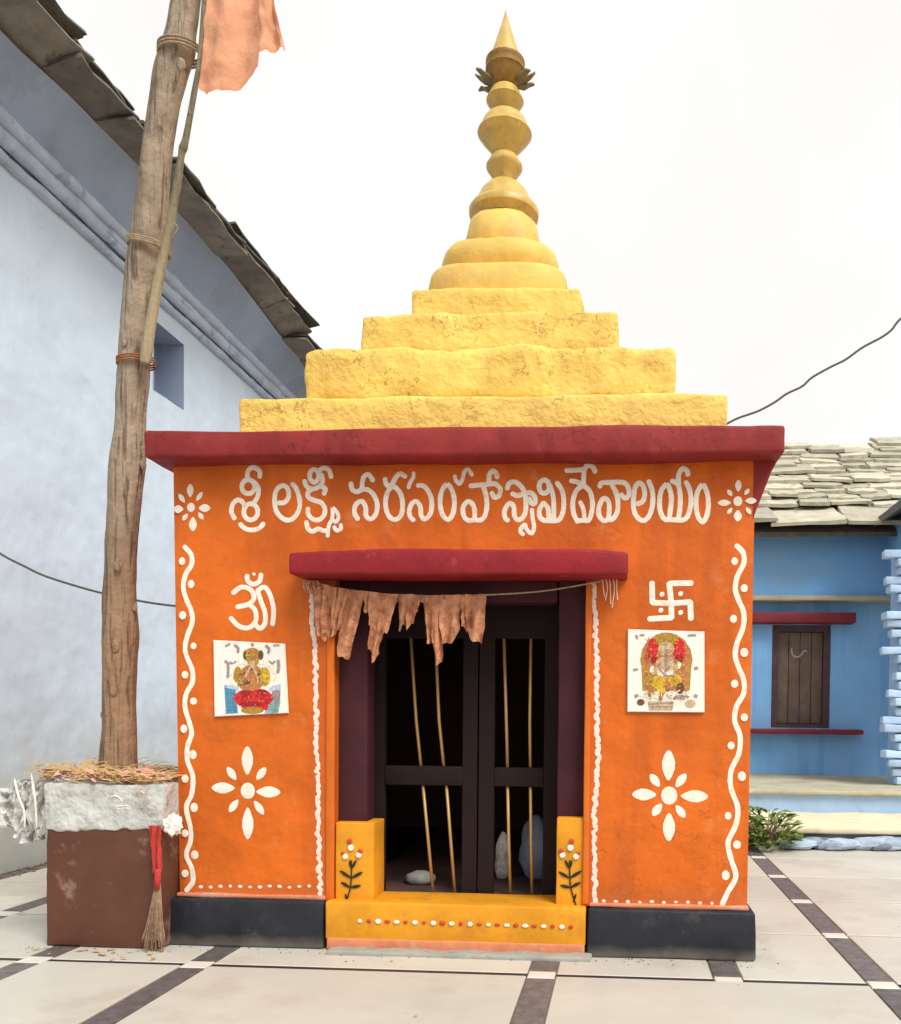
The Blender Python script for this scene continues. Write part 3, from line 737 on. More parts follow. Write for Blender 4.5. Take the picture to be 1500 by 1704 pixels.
def sq_ring(prof, ex, seed):
    wmax = max(h for _, h in prof); w_ = .3
    for _ in range(40): w_ = wmax * (YC - w_) / F
    Yf = YC - w_; k = Yf / F; n_ = 72; vs = []
    xo = onY(838, prof[0][0], Yf).x; xo = XC
    for py, hw in prof:
        z = onY(838, py, Yf).z; r = hw * k
        for j_ in range(n_):
            a = 2 * PI * j_ / n_; c, s_ = math.cos(a), math.sin(a)
            rr_ = r / ((abs(c) ** ex + abs(s_) ** ex) ** (1 / ex))
            rr_ += .009 * noise.noise(Vector((c * 2.5, s_ * 2.5, z * 6 + seed))) + .003 * noise.noise(Vector((c * 11, s_ * 11, z * 25 + seed)))
            vs.append((XC + rr_ * c, YC + rr_ * s_, z))
    m = MB(); K_ = len(prof)
    m.add(vs, [(i_ * n_ + j_, i_ * n_ + (j_ + 1) % n_, (i_ + 1) * n_ + (j_ + 1) % n_, (i_ + 1) * n_ + j_) for i_ in range(K_ - 1) for j_ in range(n_)] + [tuple(range(n_)), tuple((K_ - 1) * n_ + j_ for j_ in range(n_ - 1, -1, -1))])
    m.build('dome_ring', YELLOW_S, sh, smooth=True, angle=50)
sq_ring([(500, 118), (478, 121), (460, 123), (440, 121), (433, 118), (431, 114), (429, 100), (428, 90)], 4.2, 1)
sq_ring([(436, 94), (424, 101), (408, 102), (396, 99), (391, 95), (389, 88), (386, 76), (383, 66), (380, 58)], 3.2, 4)
sq_ring([(392, 64), (380, 66), (366, 63), (352, 60), (343, 57), (336, 50)], 2.4, 7)
lath('finial_cap', [(372, 46), (367, 49), (362, 57), (354, 58), (349, 55), (346, 50), (343, 47), (332, 43), (322, 38), (313, 30), (307, 22), (303, 14)], GOLD)
lath('finial_bulb', [(306, 15), (297, 19), (288, 25), (283, 28.5), (280, 30), (277, 30), (275, 27), (269, 25.5), (263, 22), (259, 16)], GOLD)
lath('finial_bulb', [(263, 15), (258, 18), (246, 28), (234, 38), (227, 43), (224, 45), (221, 44), (218, 40), (211, 38.5), (203, 35), (197, 30), (192, 23), (188, 16)], GOLD)
lath('finial_bulb', [(192, 14), (188, 16), (179, 24), (172, 29), (169, 31), (166, 30), (163, 27), (157, 25.5), (151, 22), (147, 17), (144, 13)], GOLD)
cup = lath('finial_cup', [(147, 13), (142, 20), (134, 25), (127, 29), (121, 31), (120, 32.5), (116, 32.5), (115, 31), (109, 31), (107, 32.5), (103, 32), (102, 28), (101, 22)], DULLGOLD)
lath('finial_cone', [(103, 26), (99, 25.5), (80, 19), (60, 13), (40, 6.5), (24, 2.2), (16, .5)], GOLD)
for k in range(7):
    an = PI / 2 + (k - 3) * 0.52 + PI
    an = [0.0, 0.35, 2.79, 3.14, 3.6, 5.8, 1.57][k]
    d = Vector((math.cos(an), math.sin(an), 0)); c = Vector((XC, YC, 0)); s_ = Vector((-d.y, d.x, 0))
    def P(hw, py, w_): p = c + d * hw * sc_c; p.z = zc_(py); return [p - s_ * w_ * sc_c, p + s_ * w_ * sc_c]
    m = MB(); top = P(20, 138, 4) + P(34, 133 + (k % 3) * 3, 7) + P(43, 127 + (k % 3) * 3, 5) + P(50, 121 + (k % 3) * 7, 1.2)
    vs = top + [p - Vector((0, 0, .008)) for p in top]
    fs = []
    for a in (0, 2, 4): fs += [(a, a + 1, a + 3, a + 2), (8 + a, 8 + a + 2, 8 + a + 3, 8 + a + 1), (a, a + 2, 8 + a + 2, 8 + a), (a + 1, 8 + a + 1, 8 + a + 3, a + 3)]
    fs += [(0, 8, 9, 1), (6, 7, 15, 14)]
    m.add(vs, fs); m.build('finial_leaf', LEAFMETAL, sh, smooth=False)
# sunshade over the door
YS = D - .16
mb = MB(); sx0, sx1 = onY(479, 935, YS).x, onY(1046, 930, YS).x
mb.rbox(sx0, sx1, YS, D + .01, onY(760, 956, YS).z, onY(760, 913, YS).z, .013, .006, .04, 3, fa=.0015)
for v in mb.v:
    t = (v.x - sx0) / (sx1 - sx0)
    if v.z > onY(760, 935, YS).z: v.z -= .014 * (1 - min(1, t * 4)) + .012 * max(0, (t - .88) / .12)
mb.build('sunshade', RED_SLAB, sh, smooth=True)
# door surround: posts, yellow blocks, threshold
YP = D + .055
def slab(name, m, xa, xb, ya, yb_, Y0, Y1_, r=.006, parent=sh, amp=.003, seed=0):
    x0, x1 = onY(xa, (ya + yb_) / 2, Y0).x, onY(xb, (ya + yb_) / 2, Y0).x
    zt_, zb_ = onY((xa + xb) / 2, ya, Y0).z, onY((xa + xb) / 2, yb_, Y0).z
    q = MB(); q.rbox(x0, x1, Y0, Y1_, zb_, zt_, r, amp, .06, 5, seed=seed); return q.build(name, m, parent, smooth=True)
slab('door_post', PURPLE, 556, 612, 962, 1372, YP, D + .17)
slab('door_post', PURPLE, 929, 975, 962, 1372, YP, D + .17)
slab('door_head', PURPLE, 613, 928, 958, 1002, YP + .003, D + .17)
slab('yellow_block', YELLOW_T, 558, 622, 1369, 1512, YP - .05, D + .17, seed=2)
slab('yellow_block', YELLOW_T, 926, 973, 1361, 1512, YP - .05, D + .17, seed=3)
YT = D - .052
slab('threshold', YELLOW_T, 541, 975, 1506, 1570, YT, D + .19, .01, seed=7)
slab('threshold_base', PINKISH, 543, 973, 1567, 1587, YT - .005, D + .10, .008, seed=8)
zx = .012
x0, x1 = onY(545, 1590, D - .1).x, onY(985, 1590, D - .1).x
mb = MB(); mb.rbox(x0, x1, D - .12, D - .045, -.01, .017, .008, .009, .03, 9, fa=.003); mb.build('cement_sill', CEMENT, sh, smooth=True)
slab('door_reveal_strip', ORANGE2, 543, 556, 975, 1505, D - .008, D + .006, .003)
slab('door_reveal_strip', ORANGE2, 973, 982, 970, 1505, D - .008, D + .006, .003)
# grille doors
YD = D + .21
def leaf(xa, xb, stile_l, stile_r, rods):
    x0, x1 = onY(xa, 1300, YD).x, onY(xb, 1300, YD).x
    zt_, zb_ = onY(760, 985, YD).z, onY(760, 1500, YD).z
    sl, sr = onY(stile_l, 1300, YD).x, onY(stile_r, 1300, YD).x
    q = MB(); q.box(x0, sl, YD, YD + .035, zb_, zt_); q.box(sr, x1, YD, YD + .035, zb_, zt_)
    zr = onY(760, 1062, YD).z; q.box(sl, sr, YD + .002, YD + .033, zr, zt_)
    q.box(sl, sr, YD + .002, YD + .033, zb_, onY(760, 1492, YD).z)
    d = q.build('door_leaf', DARKWOOD, sh)
    q = MB(); q.rbox(sl, sr, YD - .004, YD + .037, onY(760, 1308, YD).z, onY(760, 1276, YD).z, .006, .002, .05); q.build('middle_rail', DARKWOOD, d, smooth=True)
    for path in rods:
        q = MB(); q.tube([onY(px, py, YD + .012) for px, py in path], .0070, 8); q.build('rod', BRASS, d, smooth=True)
leaf(613, 794, 640, 770, [[(684, 1062), (693, 1200), (701, 1277)], [(704, 1305), (712, 1390), (722, 1494)], [(725, 1062), (731, 1200), (739, 1277)], [(743, 1305), (750, 1395), (758, 1494)]])
leaf(797, 929, 822, 905, [[(839, 1062), (843, 1200), (845, 1277)], [(845, 1305), (847, 1400), (850, 1494)], [(884, 1062), (882, 1200), (883, 1277)], [(883, 1305), (884, 1400), (886, 1494)]])

# ------------------------------------------------------------------ painted decoration on the shrine (raised paint, a few mm)
PY = D - .0012
def paint(strokes, wpx, m, name, parent=sh, Y=PY, sq=.0010, jitter=0.0, closed=False, k=5):
    q = MB()
    for st in strokes:
        w_ = wpx
        if isinstance(st[0], (int, float)): w_, st = st[0], st[1]
        cl = closed or (len(st) > 3 and st[0] == st[-1])
        P3 = [onY(x, y, Y) for x, y in (st[:-1] if (len(st) > 3 and st[0] == st[-1]) else st)]
        path = smoothpath(P3, k, cl) if len(P3) > 2 else smoothpath(P3, 3)
        r0 = w_ / 2 * Y / F
        rad = [r0 * (1 + jitter * rnd.uniform(-1, 1)) for _ in path]
        if not cl:
            # round ends
            d0 = (path[0] - path[1]).normalized() * r0 * .7; d1 = (path[-1] - path[-2]).normalized() * r0 * .7
            path = [path[0] + d0, path[0] + d0 * .6] + path + [path[-1] + d1 * .6, path[-1] + d1]
            rad = [r0 * .35, r0 * .75] + rad + [r0 * .75, r0 * .35]
        q.tube(path, rad, 8, squash=sq)
    return q.build(name, m, parent, smooth=False)
def Z(ox, oy, s): return lambda pts: [(ox + x / s, oy + y / s) for x, y in pts]
def ring(cx, cy, rx, ry, n=10, a0=0):
    p = [(cx + rx * math.cos(a0 + 2 * PI * i / n), cy + ry * math.sin(a0 + 2 * PI * i / n)) for i in range(n)]
    return p + [p[0]]
s = 10.714
A = Z(375, 765, s); B = Z(495, 765, s); C_ = Z(575, 765, s); Dd = Z(700, 765, s); E_ = Z(820, 765, s); F_ = Z(935, 765, s); G_ = Z(1050, 765, s)
W8 = 8.2
letters = [
 [A([(615, 305), (610, 200), (500, 135), (405, 200), (395, 330)]), A(ring(410, 480, 115, 125)), A([(520, 400), (590, 510), (585, 630), (530, 740), (470, 800)]),
  A(ring(455, 930, 125, 145)), A([(165, 1050), (110, 930), (135, 790), (230, 715), (320, 770), (350, 860)]), A([(265, 1150), (350, 1225), (470, 1255), (600, 1225), (680, 1140)])],
 [A([(950, 770), (1060, 760), (1130, 650), (1110, 510), (1020, 460), (920, 530), (880, 700), (905, 900), (1000, 1030), (1130, 1080), (1250, 1010), (1325, 850), (1320, 680), (1270, 520), (1195, 430)])],
 [B([(130, 375), (170, 480), (270, 520), (390, 480), (450, 390), (430, 260)]), B(ring(300, 285, 80, 115, 8)), B([(390, 190), (470, 145), (560, 180), (605, 310)]),
  B([(430, 480), (500, 520), (475, 610)]), B([(250, 530), (185, 590), (205, 675), (300, 725), (420, 765), (490, 870), (470, 1000), (370, 1075), (260, 1050), (190, 960), (190, 870)]),
  B([(160, 1110), (190, 1230), (270, 1280), (370, 1235), (450, 1265), (540, 1270)]), (6.6, B([(630, 860), (700, 930), (735, 1020), (690, 1110), (625, 1060), (630, 960), (630, 860)])),
  (7.0, B([(620, 1070), (560, 1180), (540, 1365)])), (7.0, B([(655, 1200), (700, 1265), (770, 1240), (775, 1160)]))],
 [B([(955, 420), (980, 530), (1060, 570), (1145, 520), (1160, 400), (1190, 300), (1270, 260), (1350, 370)]),
  B([(1145, 530), (1270, 540), (1370, 640), (1425, 800), (1400, 970), (1310, 1060), (1225, 1000), (1220, 860), (1165, 750), (1095, 755), (1030, 830), (1020, 950), (1080, 1060)])],
 [C_([(705, 340), (740, 450), (830, 440), (900, 310), (980, 250), (1070, 300)]), C_([(860, 480), (760, 560), (715, 770), (760, 980), (870, 1070), (985, 1000), (1020, 800), (980, 600), (860, 480)]),
  (6.5, C_([(1215, 230), (1215, 310), (1155, 410), (1125, 500)]))],
 [Dd([(-50, 460), (60, 470), (150, 580), (200, 740), (180, 950), (80, 1060), (10, 990), (0, 850), (-70, 745), (-150, 780), (-200, 900), (-185, 1010), (-125, 1080)])],
 [Dd([(475, 440), (380, 560), (350, 770), (390, 970), (490, 1070), (575, 970), (605, 770), (570, 560), (475, 440)]), (7.0, Dd([(610, 290), (640, 380), (700, 425), (750, 340), (780, 220), (850, 170), (920, 270)]))],
 [Dd([(890, 465), (1050, 450), (1190, 440), (1330, 430), (1425, 520), (1400, 640), (1320, 670), (1270, 590)]), Dd([(1225, 420), (1225, 280), (1285, 200), (1350, 240), (1370, 315)]),
  Dd([(1120, 470), (1165, 620), (1185, 800), (1155, 980), (1080, 1075), (960, 1075), (855, 1085), (775, 1010), (760, 850), (845, 745), (925, 790), (965, 900), (965, 1050)])],
 [E_([(260, 515), (300, 420), (390, 395), (490, 455), (560, 560), (590, 700), (590, 900), (540, 1030), (450, 1075), (390, 1000), (380, 850), (320, 775), (250, 830), (210, 930), (225, 1040), (275, 1085)]),
  E_([(350, 605), (450, 640), (560, 605), (680, 590), (755, 670), (750, 780), (690, 770), (650, 690)]), (7.2, E_([(700, 890), (715, 1050), (740, 1200), (705, 1310), (645, 1290), (595, 1220), (575, 1160), (510, 1220), (500, 1290), (545, 1335)]))],
 [E_(ring(920, 480, 90, 120)), E_([(1005, 430), (1060, 560), (1090, 750), (1090, 1050)]), E_([(910, 770), (840, 880), (840, 1010), (910, 1080), (1050, 1090), (1180, 1075), (1255, 930), (1270, 720), (1235, 540), (1150, 410)]),
  E_([(910, 770), (985, 860), (1000, 980), (1010, 1080)])],
 [F_([(80, 190), (250, 185), (400, 165), (460, 100), (550, 125), (600, 215)]), F_([(400, 180), (395, 300), (390, 430)]), F_([(165, 375), (270, 395), (360, 440)]),
  F_([(390, 460), (270, 540), (200, 740), (215, 960), (285, 1110)]), F_([(390, 460), (500, 560), (550, 760), (530, 960), (480, 1080), (400, 1080), (290, 1090)]), (7.2, F_([(330, 755), (375, 850), (400, 970), (400, 1070)]))],
 [F_([(680, 480), (710, 415), (850, 405), (1100, 405), (1190, 500), (1195, 630), (1130, 685), (1060, 620)]), F_([(900, 450), (975, 600), (1005, 780), (985, 950), (910, 1055), (830, 1070), (750, 1090), (670, 1000), (665, 850), (745, 690), (830, 740), (850, 880), (835, 1050)])],
 [G_([(110, 790), (215, 740), (250, 600), (215, 460), (145, 415), (80, 490), (55, 650), (45, 820), (90, 990), (200, 1085), (310, 1030), (380, 850), (395, 650), (375, 520), (320, 380)])],
 [G_([(645, 440), (550, 540), (515, 730), (530, 930), (600, 1055), (680, 1050), (705, 900), (725, 700), (700, 540), (645, 440)]), G_([(735, 375), (840, 440), (880, 600), (880, 850), (850, 1040)]),
  G_([(620, 1075), (750, 1070), (900, 1080), (1000, 1030), (1055, 880), (1075, 700), (1045, 520), (985, 400)]), G_([(855, 430), (855, 270), (925, 155), (1010, 200), (1020, 270)])],
 [G_([(1280, 450), (1190, 580), (1165, 800), (1200, 1010), (1280, 1110), (1355, 1000), (1385, 800), (1360, 580), (1280, 450)])],
]
for L_ in letters: paint(L_, W8, WHITE, 'letter', jitter=.07)
O = Z(270, 900, 5.172)
paint([O([(610, 450), (680, 400), (760, 420), (790, 490), (745, 545), (645, 570)]), O([(745, 545), (800, 600), (805, 690), (745, 750), (660, 735), (590, 665)]),
       O([(820, 430), (880, 400), (930, 470), (960, 600), (950, 720)]), O([(820, 430), (850, 520), (885, 620), (885, 710), (840, 755), (795, 710)]), O([(730, 300), (740, 350), (790, 375), (840, 345), (850, 290)]), (5, O([(785, 285), (795, 290)]))],
      8.4, WHITE, 'om_sign')
S5 = Z(980, 900, 5)
paint([S5([(527, 350), (530, 515)]), S5([(530, 515), (690, 520), (845, 510)]), S5([(845, 510), (850, 650)]), S5([(855, 352), (675, 355)]), S5([(670, 355), (685, 500), (690, 640)]), S5([(690, 640), (505, 650)]),
       (9, S5([(608, 443), (612, 447)])), (9, S5([(763, 438), (767, 442)])), (9, S5([(598, 576), (602, 580)])), (9, S5([(763, 595), (767, 599)]))], 9.4, WHITE, 'swastika_sign')
vineL = [(307, 910), (318, 923), (319, 939), (309, 956), (305, 977), (310, 997), (318, 1016), (320, 1035), (312, 1058), (308, 1078), (311, 1093), (320, 1115), (320, 1136), (310, 1155), (308, 1178), (315, 1202), (319, 1221), (312, 1243), (312, 1266), (321, 1292), (319, 1322), (310, 1344), (317, 1378), (317, 1400), (310, 1423), (319, 1445), (321, 1467), (310, 1482)]
vineR = [(1226, 908), (1237, 920), (1238, 938), (1228, 958), (1224, 980), (1230, 1000), (1238, 1020), (1237, 1044), (1227, 1070), (1224, 1092), (1230, 1112), (1238, 1132), (1238, 1154), (1226, 1176), (1223, 1200), (1232, 1225), (1230, 1254), (1217, 1283), (1217, 1312), (1228, 1344), (1225, 1373), (1212, 1402), (1217, 1430), (1225, 1459), (1212, 1484), (1202, 1506)]
dotsL = [(303, 934), (318, 972), (304, 1024), (322, 1075), (308, 1123), (322, 1167), (306, 1213), (321, 1256), (308, 1296), (323, 1344), (308, 1387), (324, 1423), (308, 1454)]
dotsR = [(1223, 934), (1239, 979), (1221, 1030), (1239, 1086), (1223, 1138), (1239, 1194), (1217, 1241), (1235, 1292), (1212, 1358), (1227, 1406), (1208, 1457)]
for vine, dots in ((vineL, dotsL), (vineR, dotsR)):
    paint([vine], 8.6, WHITE, 'vine_border', jitter=.06)
    for (x, y) in dots:
        q = MB(); c = onY(x, y, PY); r = 6.3 * D / F * rnd.uniform(.88, 1.1)
        q.ell(c, Vector((r, 0, 0)), Vector((0, 0, r * rnd.uniform(1.0, 1.25))), Vector((0, .0014, 0))); q.build('painted_dot', WHITE, sh)
def petal(q, cx, cy, L, W_, ang, Y=PY):
    c = onY(cx, cy, Y); k = Y / F; a = Vector((math.cos(ang), 0, math.sin(ang))); b = Vector((-math.sin(ang), 0, math.cos(ang)))
    vs = []; n = 14; h = Vector((0, -.0010, 0))
    ringp = []
    for i in range(n):
        t = 2 * PI * i / n; u = math.cos(t); v_ = math.sin(t) * (1 - .35 * abs(u)) * (1 + .12 * u)
        ringp.append(c + a * u * L / 2 * k + b * v_ * W_ / 2 * k)
    inner = [c + (p - c) * .7 + h * .7 for p in ringp]
    vs = ringp + inner + [c + h]
    fs = [(i, (i + 1) % n, n + (i + 1) % n, n + i) for i in range(n)] + [(n + i, n + (i + 1) % n, 2 * n) for i in range(n)]
    q.add(vs, fs)
def flower(cx, cy, r, pets):
    q = MB(); q.ell(onY(cx, cy, PY), Vector((r * D / F, 0, 0)), Vector((0, 0, r * 1.12 * D / F)), Vector((0, .0014, 0)), 12, 6)
    f = q.build('painted_flower', WHITE, sh)
    for (x, y, L, W_, an) in pets:
        q = MB(); petal(q, x, y, L, W_, an); q.build('petal', WHITE, f, normals=False)
def fl(conv, sc, c, r, up, dn, le, ri, dg):
    P1 = []
    for (x, y, L, W_), an in ((up, PI / 2), (dn, -PI / 2), (le, PI), (ri, 0)):
        p = conv([(x, y)])[0]; P1.append((p[0], p[1], L / sc, W_ / sc, an))
    for (x, y, L, W_), an in zip(dg, (PI * .7, PI * .3, -PI * .7, -PI * .3)):
        p = conv([(x, y)])[0]; P1.append((p[0], p[1], L / sc, W_ / sc, an))
    cc = conv([c])[0]; flower(cc[0], cc[1], r / sc, P1)
fl(Z(0, 1180, 2.679), 2.679, (1105, 365), 34, (1103, 230, 132, 58), (1105, 510, 148, 58), (995, 352, 110, 56), (1197, 370, 114, 56), [(1033, 288, 72, 38), (1165, 288, 72, 38), (1042, 432, 72, 36), (1155, 440, 76, 36)])
fl(Z(960, 1200, 2.778), 2.778, (428, 345), 38, (425, 205, 142, 66), (427, 490, 132, 62), (312, 340, 112, 60), (545, 348, 126, 62), [(362, 275, 72, 42), (482, 275, 78, 42), (372, 410, 70, 42), (480, 418, 70, 40)])
fl(Z(280, 790, 17.04), 17.04, (645, 925), 120, (625, 450, 390, 220), (700, 1400, 410, 260), (290, 975, 300, 250), (1030, 945, 350, 250), [(385, 665, 310, 160), (885, 615, 310, 150), (480, 1200, 240, 150), (925, 1170, 240, 150)])
fl(Z(780, 760, 3), 3, (1345, 222), 22, (1348, 145, 58, 34), (1345, 295, 56, 42), (1278, 230, 64, 34), (1410, 220, 56, 34), [(1305, 180, 38, 24), (1390, 175, 38, 24), (1305, 270, 36, 22), (1398, 270, 40, 24)])
# twisted white lines beside the door
def rope(pts, w_):
    out = []; 
    for a, b in zip(pts, pts[1:]):
        n = max(2, int(abs(b[1] - a[1]) / 5))
        for i in range(n):
            t = i / n; out.append((a[0] + (b[0] - a[0]) * t + rnd.uniform(-2, 2) + 1.2 * math.sin((a[1] + (b[1] - a[1]) * t) * .42), a[1] + (b[1] - a[1]) * t))
    out.append(pts[-1]); paint([out], w_, WHITE_P, 'rope_border', jitter=.28, k=2)
rope([(519, 979), (519, 1037), (524, 1076), (526, 1160), (526, 1200), (529, 1304), (531, 1408), (533, 1492)], 7.5)
rope([(988, 972), (992, 1064), (994, 1141), (994, 1230), (996, 1260), (990, 1345), (990, 1504)], 7.5)
def dash(pts, m, name, Y=PY, r=3.3):
    q = MB()
    for x, y in pts:
        c = onY(x, y, Y); q.ell(c, Vector((r * rnd.uniform(.9, 1.4) * Y / F, 0, 0)), Vector((0, 0, r * rnd.uniform(.7, 1.05) * Y / F)), Vector((0, .0014, 0)), 8, 4)
    tag(q.build(name, m, sh, smooth=True), kind='stuff')
dash([(334 + i * 16.4, 1476 + rnd.uniform(-1, 1.5)) for i in range(12)], WHITE_P, 'dotted_line')
dash([(1005 + i * 20, 1500 + i * .35 + rnd.uniform(-1, 1)) for i in range(10)], WHITE_P, 'dotted_line')
yT = YT - .0035
dash([(599 + i * 30.6, 1533 + i * .9) for i in range(12)], WHITE, 'threshold_dots', yT, 4.6)
dash([(614 + i * 30.6, 1533 + i * .9) for i in range(12)], BLOSSOM, 'threshold_dots', yT, 3.8)
# painted plants on the yellow blocks
R6 = Z(500, 1200, 2.885)
def plant(ox, dx, mir=1):
    Yp = YP - .0545
    X = lambda pts: R6([(ox + (x - 243) * mir + dx, y) for x, y in pts])
    st = paint([X([(215, 885), (240, 800), (245, 720), (245, 670)])], 2.4, DKGREEN, 'painted_plant', Y=Yp)
    for (x0, y0, x1, y1, w_) in ((240, 800, 195, 775, 6), (240, 800, 290, 790, 6), (245, 755, 190, 720, 6), (245, 755, 298, 725, 6), (228, 870, 215, 830, 4.5), (245, 710, 236, 670, 5), (246, 710, 268, 668, 5)):
        (a, b) = X([(x0, y0), (x1, y1)]); q = MB(); L = math.hypot(a[0] - b[0], a[1] - b[1])
        petal(q, (a[0] + b[0]) / 2, (a[1] + b[1]) / 2, L * 1.1, w_, math.atan2(a[1] - b[1], b[0] - a[0]), Yp); q.build('painted_leaf', DKGREEN, st, normals=False)
    for (x, y, r, m_) in ((215, 652, 5.5, WHITE), (242, 610, 6, WHITE), (280, 645, 5.5, WHITE), (236, 578, 4.6, BLOSSOM), (204, 636, 3.4, BLOSSOM), (287, 626, 4.6, BLOSSOM)):
        p = X([(x, y)])[0]; q = MB(); q.ell(onY(p[0], p[1], Yp - .001), Vector((r * Yp / F, 0, 0)), Vector((0, 0, r * Yp / F)), Vector((0, .0014, 0)), 8, 4); q.build('blossom', m_, st, smooth=True)
plant(243, 0); plant(1300, -4, -1)

# printed ceramic tiles with a seated figure (generic devotional picture)
def ptile(corners, label, shapes, conv):
    base = [onY(x, y, D - .004) for x, y in corners]
    c = (base[0] + base[2]) / 2
    q = MB(); h = Vector((0, -.008, 0)); ins = [c + (p - c) * .985 for p in base]
    q.hexa([p + h for p in ins] + list(base))
    t = q.build('picture_tile', CERAMIC, sh); t['label'] = label
    colours = {}; mats = []; q = MB(); lay = 0
    for sh_ in shapes:
        col = sh_[0]
        if col not in colours: colours[col] = len(mats); mats.append(mat('print_%d_%d_%d' % tuple(int(v * 99) for v in col), col, .3, .4, 130, 0.0))
        q.mi = colours[col]; Yl = D - .0124 - lay * .00006; lay += 1
        if sh_[1] == 'e':
            _, _, x, y, rx, ry = sh_; pts = [(x + rx * math.cos(2 * PI * i / 16), y + ry * math.sin(2 * PI * i / 16)) for i in range(16)]
        elif sh_[1] == 'p': pts = sh_[2]
        if sh_[1] == 'l':
            path = smoothpath([onY(a, b, Yl) for a, b in conv(sh_[2])], 4); q.tube(path, sh_[3] * D / F, 6, squash=.0003)
        else:
            P3 = [onY(a, b, Yl) for a, b in conv(pts)]
            q.prism(P3, (0, .0004, 0))
    q.build('printed_picture', mats, t)
def specks(seed, n, boxes, cols):
    r = random.Random(seed); out = []
    for _ in range(n):
        (x0, y0, x1, y1) = r.choice(boxes); x, y = r.uniform(x0, x1), r.uniform(y0, y1); a = r.uniform(0, PI); L = r.uniform(14, 42); w_ = r.uniform(6, 15)
        c, s_ = math.cos(a), math.sin(a)
        out.append((r.choice(cols), 'p', [(x + c * L - s_ * w_ * .2, y + s_ * L), (x - s_ * w_, y + c * w_), (x - c * L, y - s_ * L), (x + s_ * w_, y - c * w_)]))
    return out
cL = Z(340, 1040, 10); cR = Z(1030, 1030, 9.375)
br, dbr, gd, yl, rd, drd, wh, bl, te, li, gy, tan = (0.50, 0.20, 0.07), (0.16, 0.07, 0.03), (0.42, 0.24, 0.04), (0.66, 0.42, 0.04), (0.62, 0.03, 0.03), (0.36, 0.02, 0.02), (0.84, 0.78, 0.62), (0.08, 0.26, 0.40), (0.25, 0.42, 0.42), (0.48, 0.50, 0.72), (0.34, 0.26, 0.22), (0.56, 0.40, 0.24)
ptile([(356, 1065), (475, 1071), (481, 1187), (358, 1193)], None, [
 (li, 'p', [(330, 990), (560, 1020), (560, 1110), (330, 1060)]), (li, 'p', [(1080, 1030), (1270, 980), (1270, 1100), (1080, 1110)]),
 (bl, 'p', [(335, 1040), (520, 1080), (560, 1470), (360, 1480)]), (gy, 'p', [(1130, 1090), (1270, 1080), (1260, 1270), (1120, 1270)]), (te, 'p', [(1060, 1270), (1270, 1260), (1230, 1470), (1000, 1480)]),
 (rd, 'e', 820, 1220, 330, 170), (rd, 'p', [(590, 1150), (1080, 1150), (1060, 1420), (620, 1380)]), (drd, 'e', 700, 1130, 110, 50), (drd, 'e', 960, 1120, 100, 50), (drd, 'e', 780, 1320, 190, 45),
 (gd, 'e', 800, 1420, 190, 62), (wh, 'l', [(720, 640), (600, 610), (480, 700), (430, 830), (480, 960), (560, 1020)], 4.2), (wh, 'l', [(900, 630), (1010, 620), (1120, 700), (1170, 830), (1120, 960), (1060, 1040)], 4.2),
 (gd, 'e', 560, 860, 75, 170), (br, 'e', 790, 880, 220, 220), (yl, 'e', 1010, 860, 90, 160), (br, 'e', 700, 1010, 110, 80), (dbr, 'e', 730, 960, 40, 45), (tan, 'l', [(620, 980), (700, 830), (790, 700), (880, 850), (900, 960)], 2.2), (gd, 'e', 810, 560, 110, 130),
 (dbr, 'e', 690, 500, 45, 80), (dbr, 'e', 940, 500, 45, 80), (gd, 'e', 800, 450, 110, 70), (br, 'e', 800, 440, 40, 45), (tan, 'e', 800, 640, 45, 60),
 (gy, 'l', [(340, 600), (390, 640), (400, 760), (390, 880)], 2.6), (gy, 'l', [(1230, 580), (1240, 700), (1220, 800)], 3.0), (gy, 'l', [(500, 330), (560, 380), (560, 460)], 2.6), (gy, 'l', [(1020, 340), (1080, 400), (1060, 470)], 2.6),
 (gy, 'l', [(350, 350), (390, 330), (430, 310)], 1.8), (gy, 'l', [(1150, 340), (1200, 335), (1250, 340)], 1.6), (gy, 'l', [(420, 620), (480, 640), (530, 600)], 1.8), (gy, 'l', [(1080, 600), (1130, 640), (1180, 600)], 1.8), (gy, 'l', [(790, 300), (815, 350)], 2.2),
] + specks(3, 90, [(600, 700, 1000, 1050), (700, 400, 900, 620), (560, 800, 680, 1000), (920, 740, 1060, 1000)], [gd, br, tan, dbr, yl]) + specks(4, 40, [(560, 1100, 1080, 1360)], [rd, drd, br]) + specks(5, 26, [(330, 1060, 520, 1450), (1120, 1150, 1240, 1440)], [te, bl, gy]), cL)
